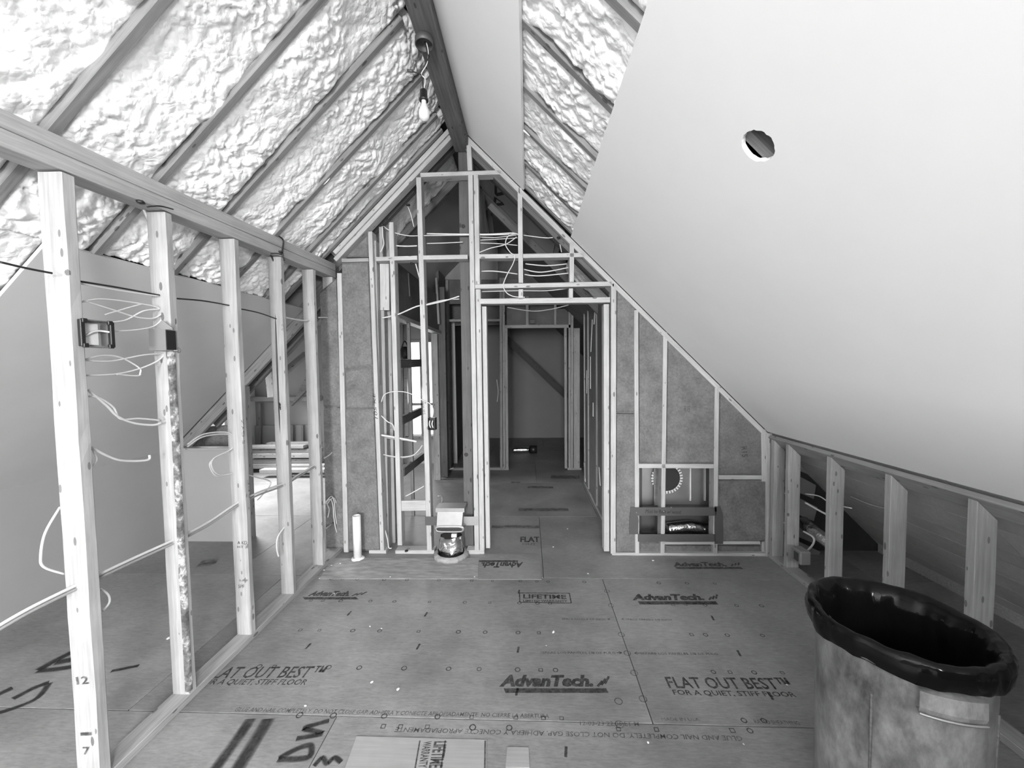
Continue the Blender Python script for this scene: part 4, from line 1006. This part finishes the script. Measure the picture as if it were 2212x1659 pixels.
cable(cx_([(x, y + 9 - 5 * i / 10) for i, (x, y) in enumerate(lo)]), .006, 'grey cable threaded low through the left partition, lower of the pair', 'cable_grey')
cable(cx_([(130, 1095), (98, 1150), (88, 1200), (95, 1225), (140, 1240)], XC - .05), .004, 'white cable looping out to the left of the nearest stud')
cable(cx_([(218, 1272), (234, 1285), (236, 1302), (222, 1320)]), .004, 'white cable stub curling right of the nearest left stud')
cable(cx_([(176, 652), (220, 646), (290, 654), (340, 664), (352, 678)]), .0035, 'topmost white cable of the fan above the nearest electrical box')
cable(cx_([(180, 650), (240, 668), (290, 684), (330, 688), (350, 678)]), .0035, 'white cable dipping in the fan above the nearest electrical box')
cable(cx_([(226, 696), (270, 692), (310, 672), (345, 668)]), .0035, 'white cable rising from the nearest electrical box to the second stud')
cable(cx_([(226, 680), (280, 664), (310, 656)]), .003, 'thin white cable end in the fan above the nearest electrical box')
cable(cx_([(232, 714), (280, 714), (330, 706), (350, 690)]), .0035, 'white cable leaving the right side of the nearest electrical box')
cable(cx_([(183, 777), (220, 768), (260, 772), (300, 794), (303, 806), (296, 812), (250, 808)]), .0035, 'white cable hooked back on itself under the nearest electrical box')
cable(cx_([(183, 778), (240, 780), (310, 767), (352, 765), (340, 780), (300, 797), (250, 808), (186, 811)]), .0035, 'white cable looping between the first two left studs below the boxes')
cable(cx_([(190, 842), (230, 876), (255, 900), (290, 914), (330, 918), (348, 914)]), .005, 'white cable sagging mid-height between the first two left studs')
cable(cx_([(192, 856), (215, 860), (245, 880), (260, 905), (300, 904), (346, 908)]), .004, 'second white cable twisted with the sagging one between the first two left studs')
cable(cx_([(197, 966), (230, 984), (265, 995), (318, 994), (323, 983)]), .005, 'white cable end bent upward between the first two left studs')
cable(cx_([(199, 970), (209, 992), (201, 1005)]), .003, 'thin white cable end hanging by the nearest left stud')
cable(cx_([(305, 436), (318, 470), (340, 510), (345, 560), (347, 630), (350, 680)], XF - .09), .006, 'white cable dropping from the top plate down the second left stud')
XS = XF + .004
cable(cx_([(583, 548), (592, 570), (595, 620), (596, 700), (599, 800), (602, 870), (605, 920), (610, 1000), (616, 1060), (617, 1130)], XF - .05), .005, 'black cable stapled down the fourth left stud', 'cable_black')
cable(cx_([(602, 870), (609, 880), (608, 890), (604, 875)], XF - .04), .004, 'black cable slack loop on the fourth left stud', 'cable_black')
cable(cx_([(615, 1138), (600, 1160), (598, 1185), (602, 1202)], XF - .05), .006, 'white cable tail curving off the foot of the fourth left stud')
cable(cx_([(602, 510), (612, 520), (610, 545), (614, 563)], XF + .004), .005, 'black cable looped over the top plate', 'cable_black')
cable(cx_([(585, 548), (596, 547), (608, 550)], XF + .002), .003, 'thin black wire stapled under the top plate', 'cable_black')
cable(cx_([(318, 447), (345, 445), (374, 452)], XF - .0), .003, 'thin black wire under the top plate at the second stud', 'cable_black')
cable(cx_([(405, 960), (440, 938), (490, 934), (507, 948), (500, 970), (462, 990), (458, 1010), (475, 1026), (515, 1022), (550, 1030), (585, 1042), (566, 1070), (556, 1080)], XC - .02), .004, 'pair of white cables looping around the third left stud')
cable(cx_([(405, 965), (440, 943), (492, 938), (504, 950), (497, 972), (458, 994), (455, 1012), (472, 1029), (515, 1018)], XC - .03), .004, 'inner white cable of the loop around the third left stud')
for k, (dx, dy) in enumerate(((0, 0), (4, 3), (-3, 6))):
    cable(cx_([(703 + dx, 1085 + dy), (716 + dx, 1072 + dy), (722 + dx, 1085 + dy), (724 + dx, 1110 + dy), (728 + dx, 1135 + dy), (735 + dx, 1155 + dy)], XC + .02), .004, 'white cable in the bundle tied at the foot of the corner stud', group='cables bundled at the corner stud')
cable(cx_([(704, 1085), (711, 1100), (708, 1118)], XC), .004, 'white cable end beside the corner bundle')
cable(cx_([(700, 990), (715, 980), (722, 968)], XC), .005, 'white cable at mid height by the corner stud'); cable(cx_([(704, 1142), (722, 1128)], XC), .006, 'grey cable leading to the corner bundle', 'cable_grey')
# end wall cables
cable(cw([(826, 486), (845, 500), (880, 509), (915, 509), (1000, 508), (1100, 507)]), .004, 'long white cable high across the framed end wall')
cable(cw([(922, 505), (1000, 506), (1060, 506), (1110, 504), (1126, 512)]), .006, 'white cable bundle across the gable above the mid plate', 'cable')
cable(cw([(922, 526), (960, 525), (1000, 523)], FW + .06), .004, 'white cable left of the ridge post, lower of three'); cable(cw([(856, 531), (880, 532), (901, 531)], FW + .06), .006, 'white cable stub in the second bay of the gable')
for (ya, yb, yc), lb in zip(((512, 513, 508), (519, 517, 514), (525, 526, 530)), ('top', 'middle', 'bottom')):
    cable(cw([(1034, ya), (1070, yb), (1118, yc)], FW + .07), .0035, lb + ' one of three thin cables right of the ridge post above the mid plate', group='cables above the mid plate')
cable(cw([(1118, 505), (1098, 510), (1092, 528), (1102, 545), (1112, 553), (1108, 570), (1096, 592), (1088, 612), (1088, 622), (1096, 634), (1112, 641), (1134, 642)], FW - .012), .004, 'white cable looping down across the mid plate and door header')
cable(cw([(1034, 546), (1060, 536), (1092, 528), (1116, 512)], FW + .02), .004, 'white cable rising diagonally to the first cripple stud')
cable(cw([(1131, 508), (1160, 512), (1185, 514), (1204, 511)], FW + .07), .004, 'white cable sagging to the right rake plate')
cable(cw([(1207, 516), (1210, 530), (1213, 545)], FW + .07), .004, 'white cable dropping along the right rake plate')
for (a_, b_, c_), lb in zip((((1135, 570), (1180, 574), (1225, 570)), ((1132, 582), (1170, 588), (1228, 578)), ((1133, 593), (1165, 596), (1230, 590)), ((1040, 586), (1070, 586), (1118, 592))), ('uppermost of three sagging cables right of the first cripple stud above the door header', 'middle one of three sagging cables above the door header', 'lowest of three sagging cables above the door header', 'single cable above the door header between ridge post and first cripple stud')):
    cable(cw([a_, b_, c_], FW + .09), .005, lb, group='cables above the door header')
cable(cw([(1038, 630), (1120, 628), (1180, 628), (1228, 623)], FW + .09), .004, 'white cable just under the upper door header'); cable(cw([(1096, 664), (1150, 672), (1190, 668), (1228, 659)], 4.2), .005, 'white cable sagging across the hall below the header')
cable(cw([(826, 687), (845, 683), (863, 678), (900, 662), (925, 658), (960, 650), (992, 640)], FW + .05), .006, 'white cable rising from the left bays to the ridge post'); cable(cw([(922, 657), (960, 648), (992, 646)], FW + .07), .004, 'second white cable ending at the ridge post')
cable(cw([(898, 570), (902, 585), (906, 600)], FW + .02), .005, 'short white cable under the mid plate left of the ridge post'); cable(cw([(826, 486), (827, 510), (829, 528), (822, 545)], FW + .06), .005, 'white cable dropping in the first bay of the gable'); cable(cw([(880, 443), (888, 465), (894, 490)], FW + .06), .004, 'white cable hanging from the left rake plate')
cable(cw([(824, 868), (830, 853), (850, 846), (880, 848), (908, 862), (928, 872), (936, 885), (934, 902)], FW - .008), .004, 'white cable arching over the stud to the black device box')
cable(cw([(824, 940), (860, 946), (900, 954)], FW + .02), .009, 'white cable pair crossing the left bays at mid height'); cable(cw([(832, 945), (865, 950), (898, 952)], FW + .06), .006, 'grey cable behind the pair in the left bays', 'cable_grey')
cable(cw([(828, 982), (860, 987), (890, 984), (905, 972), (912, 962)], FW + .02), .004, 'white cable sagging below the pair in the left bays'); cable(cw([(832, 985), (870, 989), (900, 982), (914, 974)], FW + .05), .004, 'lowest sagging cable in the left bays', 'cable_grey')
cable(cw([(824, 898), (836, 910), (848, 917), (852, 930)], FW + .03), .005, 'white cable curling down beside the second end wall stud')
cable(cw([(832, 1145), (837, 1165), (840, 1183), (846, 1184)], FW + .05), .005, 'white cable running to the floor in the first end wall bay'); cable(cw([(876, 1072), (895, 1062), (916, 1050)], FW + .1), .005, 'white cable above the low blocking in the end wall')
cable([W(980, 1011, 5.7), W(962, 1018, 5.7), W(958, 1030, 5.6)], .01, 'pale cable on the floor of the far left hall opening'); cable(cw([(1073, 820), (1076, 845), (1074, 868)], 5.8), .006, 'white cable hanging beside the far hall doorway')
# knee wall cables
def ck(pts, x=2.05): return [XW(px, py, x) for px, py in pts]
cable(ck([(1690, 1064), (1706, 1070)]), .005, 'white cable between the first two knee wall studs'); cable(ck([(1740, 1067), (1770, 1072), (1796, 1088), (1840, 1098)]), .004, 'white cable between the second and third knee wall studs'); cable(ck([(1740, 1086), (1770, 1103), (1798, 1118)]), .007, 'thick white cable slanting down behind the second knee wall stud')
cable(ck([(1736, 1148), (1756, 1160), (1758, 1172), (1748, 1186), (1738, 1194)]), .007, 'white cable curving into the low plastic outlet box'); cable(ck([(1688, 1128), (1706, 1131)]), .006, 'white cable low between the first two knee wall studs')
cable(ck([(1838, 1073), (1880, 1090), (1924, 1101)], 2.12), .003, 'thin grey wire behind the third and fourth knee wall studs', 'cable_grey')
fk = W(1762, 1160, 3.0); fo = tag(tube('foil_duct', M['foil'], None, [W(1735, 1128, 3.15), W(1760, 1150, 3.0), W(1800, 1180, 2.85)], .05, 14), 'shiny foil duct lying behind the knee wall studs', 'duct')
# ---- dark plugs where cables pass through the plates
for px_, py_, par, c_ in [(304, 437, wl, XW(304, 437, XF + .004)), (606, 545, wl, XW(606, 545, XF + .004))] + [(a, b, wb, W(a, b, FW - .004)) for a, b in ((890, 569), (826, 486), (882, 443), (1207, 513), (878, 1190))]:
    lathe('cable_plug', M['black'], par, [(0, .009), (.010, .008), (.016, .002), (.015, -.004), (0, -.008)], c_, 10, lambda p, i, k, an: p * (1 + .25 * noise.noise(p * 90 + V((px_, 0, 0)))))
# ---- stamps on the near studs and plate
p = Print(); e = -.0005
def on_stud(Y, px, py): return W(px, py, Y - .0245)
for body, a, b, h in (('12', (166, 1479), (192, 1477), .03), ('7', (180, 1630), (195, 1630), .03)): p.text(body, on_stud(1.355, *a), on_stud(1.355, *b), h, nF, 0, .02)
p.line(on_stud(1.355, 174, 1586), on_stud(1.355, 198, 1585), .012, nF)
for body, a, b, h in (('A KD', (513, 1176), (534, 1176), .02), ('HT 2', (513, 1184), (534, 1184), .015), ('S-P-F', (517, 1256), (536, 1256), .012), ('SPF', (515, 1270), (528, 1270), .02)): p.text(body, on_stud(2.164, *a), on_stud(2.164, *b), h, nF, 0, .01)
p.build('grade_stamp', M['ink'], wl)
p = Print(); nX = V((1, 0, 0))
p.text('S GYZ', XW(529, 958, XF + .004), XW(526, 905, XF + .004), .02, nX, 0, .01); p.text('52', XW(612, 715, XF + .004), XW(612, 700, XF + .004), .02, nX); p.text('SPF', XW(541, 1075, XF + .004), XW(538, 1035, XF + .004), .014, nX); p.build('grade_stamp', M['ink_faint'], wl)
p = Print(); p.text('105 KE', W(816, 905, FW - .001), W(810, 848, FW - .001), .022, nF, .2); p.text('5.00 WARD', W(919, 895, FW - .001), W(915, 862, FW - .001), .02, nF, .2); p.build('handwriting', M['marker'], wb)
# ---- crumbs on the floor
rnd = random.Random(5)
for i, (x, y, r) in enumerate([(1195, 1367, .016), (799, 1354, .009), (824, 1358, .007), (803, 1474, .011), (860, 1490, .014), (722, 1283, .009), (843, 1247, .012), (1025, 1247, .012), (700, 1232, .011), (712, 1214, .01), (716, 1222, .01), (660, 1525, .01), (1270, 1240, .012), (1564, 1225, .008), (1700, 1480, .008), (1180, 1395, .006), (1410, 1212, .016), (1226, 1143, .01), (1195, 1182, .012), (735, 1218, .012), (690, 1250, .01), (1606, 1608, .007), (1400, 1605, .01), (365, 1380, .02)]):
    vs = []; c = F(x, y)
    bm = bmesh.new(); bmesh.ops.create_icosphere(bm, subdivisions=1, radius=r * .6)
    for v_ in bm.verts: v_.co = V((v_.co.x * rnd.uniform(.7, 1.6), v_.co.y * rnd.uniform(.5, 1.1), v_.co.z * .45 * rnd.uniform(.7, 1.2)))
    lowz = min(v_.co.z for v_ in bm.verts)
    for v_ in bm.verts: v_.co.z -= lowz
    me = bpy.data.meshes.new('debris_crumb'); bm.to_mesh(me); bm.free()
    o = link('debris_crumb', me, M['crumb'], None, Matrix.Translation(c) @ Matrix.Rotation(rnd.uniform(0, 6), 4, 'Z'))
    tag(o, 'small pale crumb of building debris lying on the subfloor', 'debris', 'crumbs scattered on the floor')
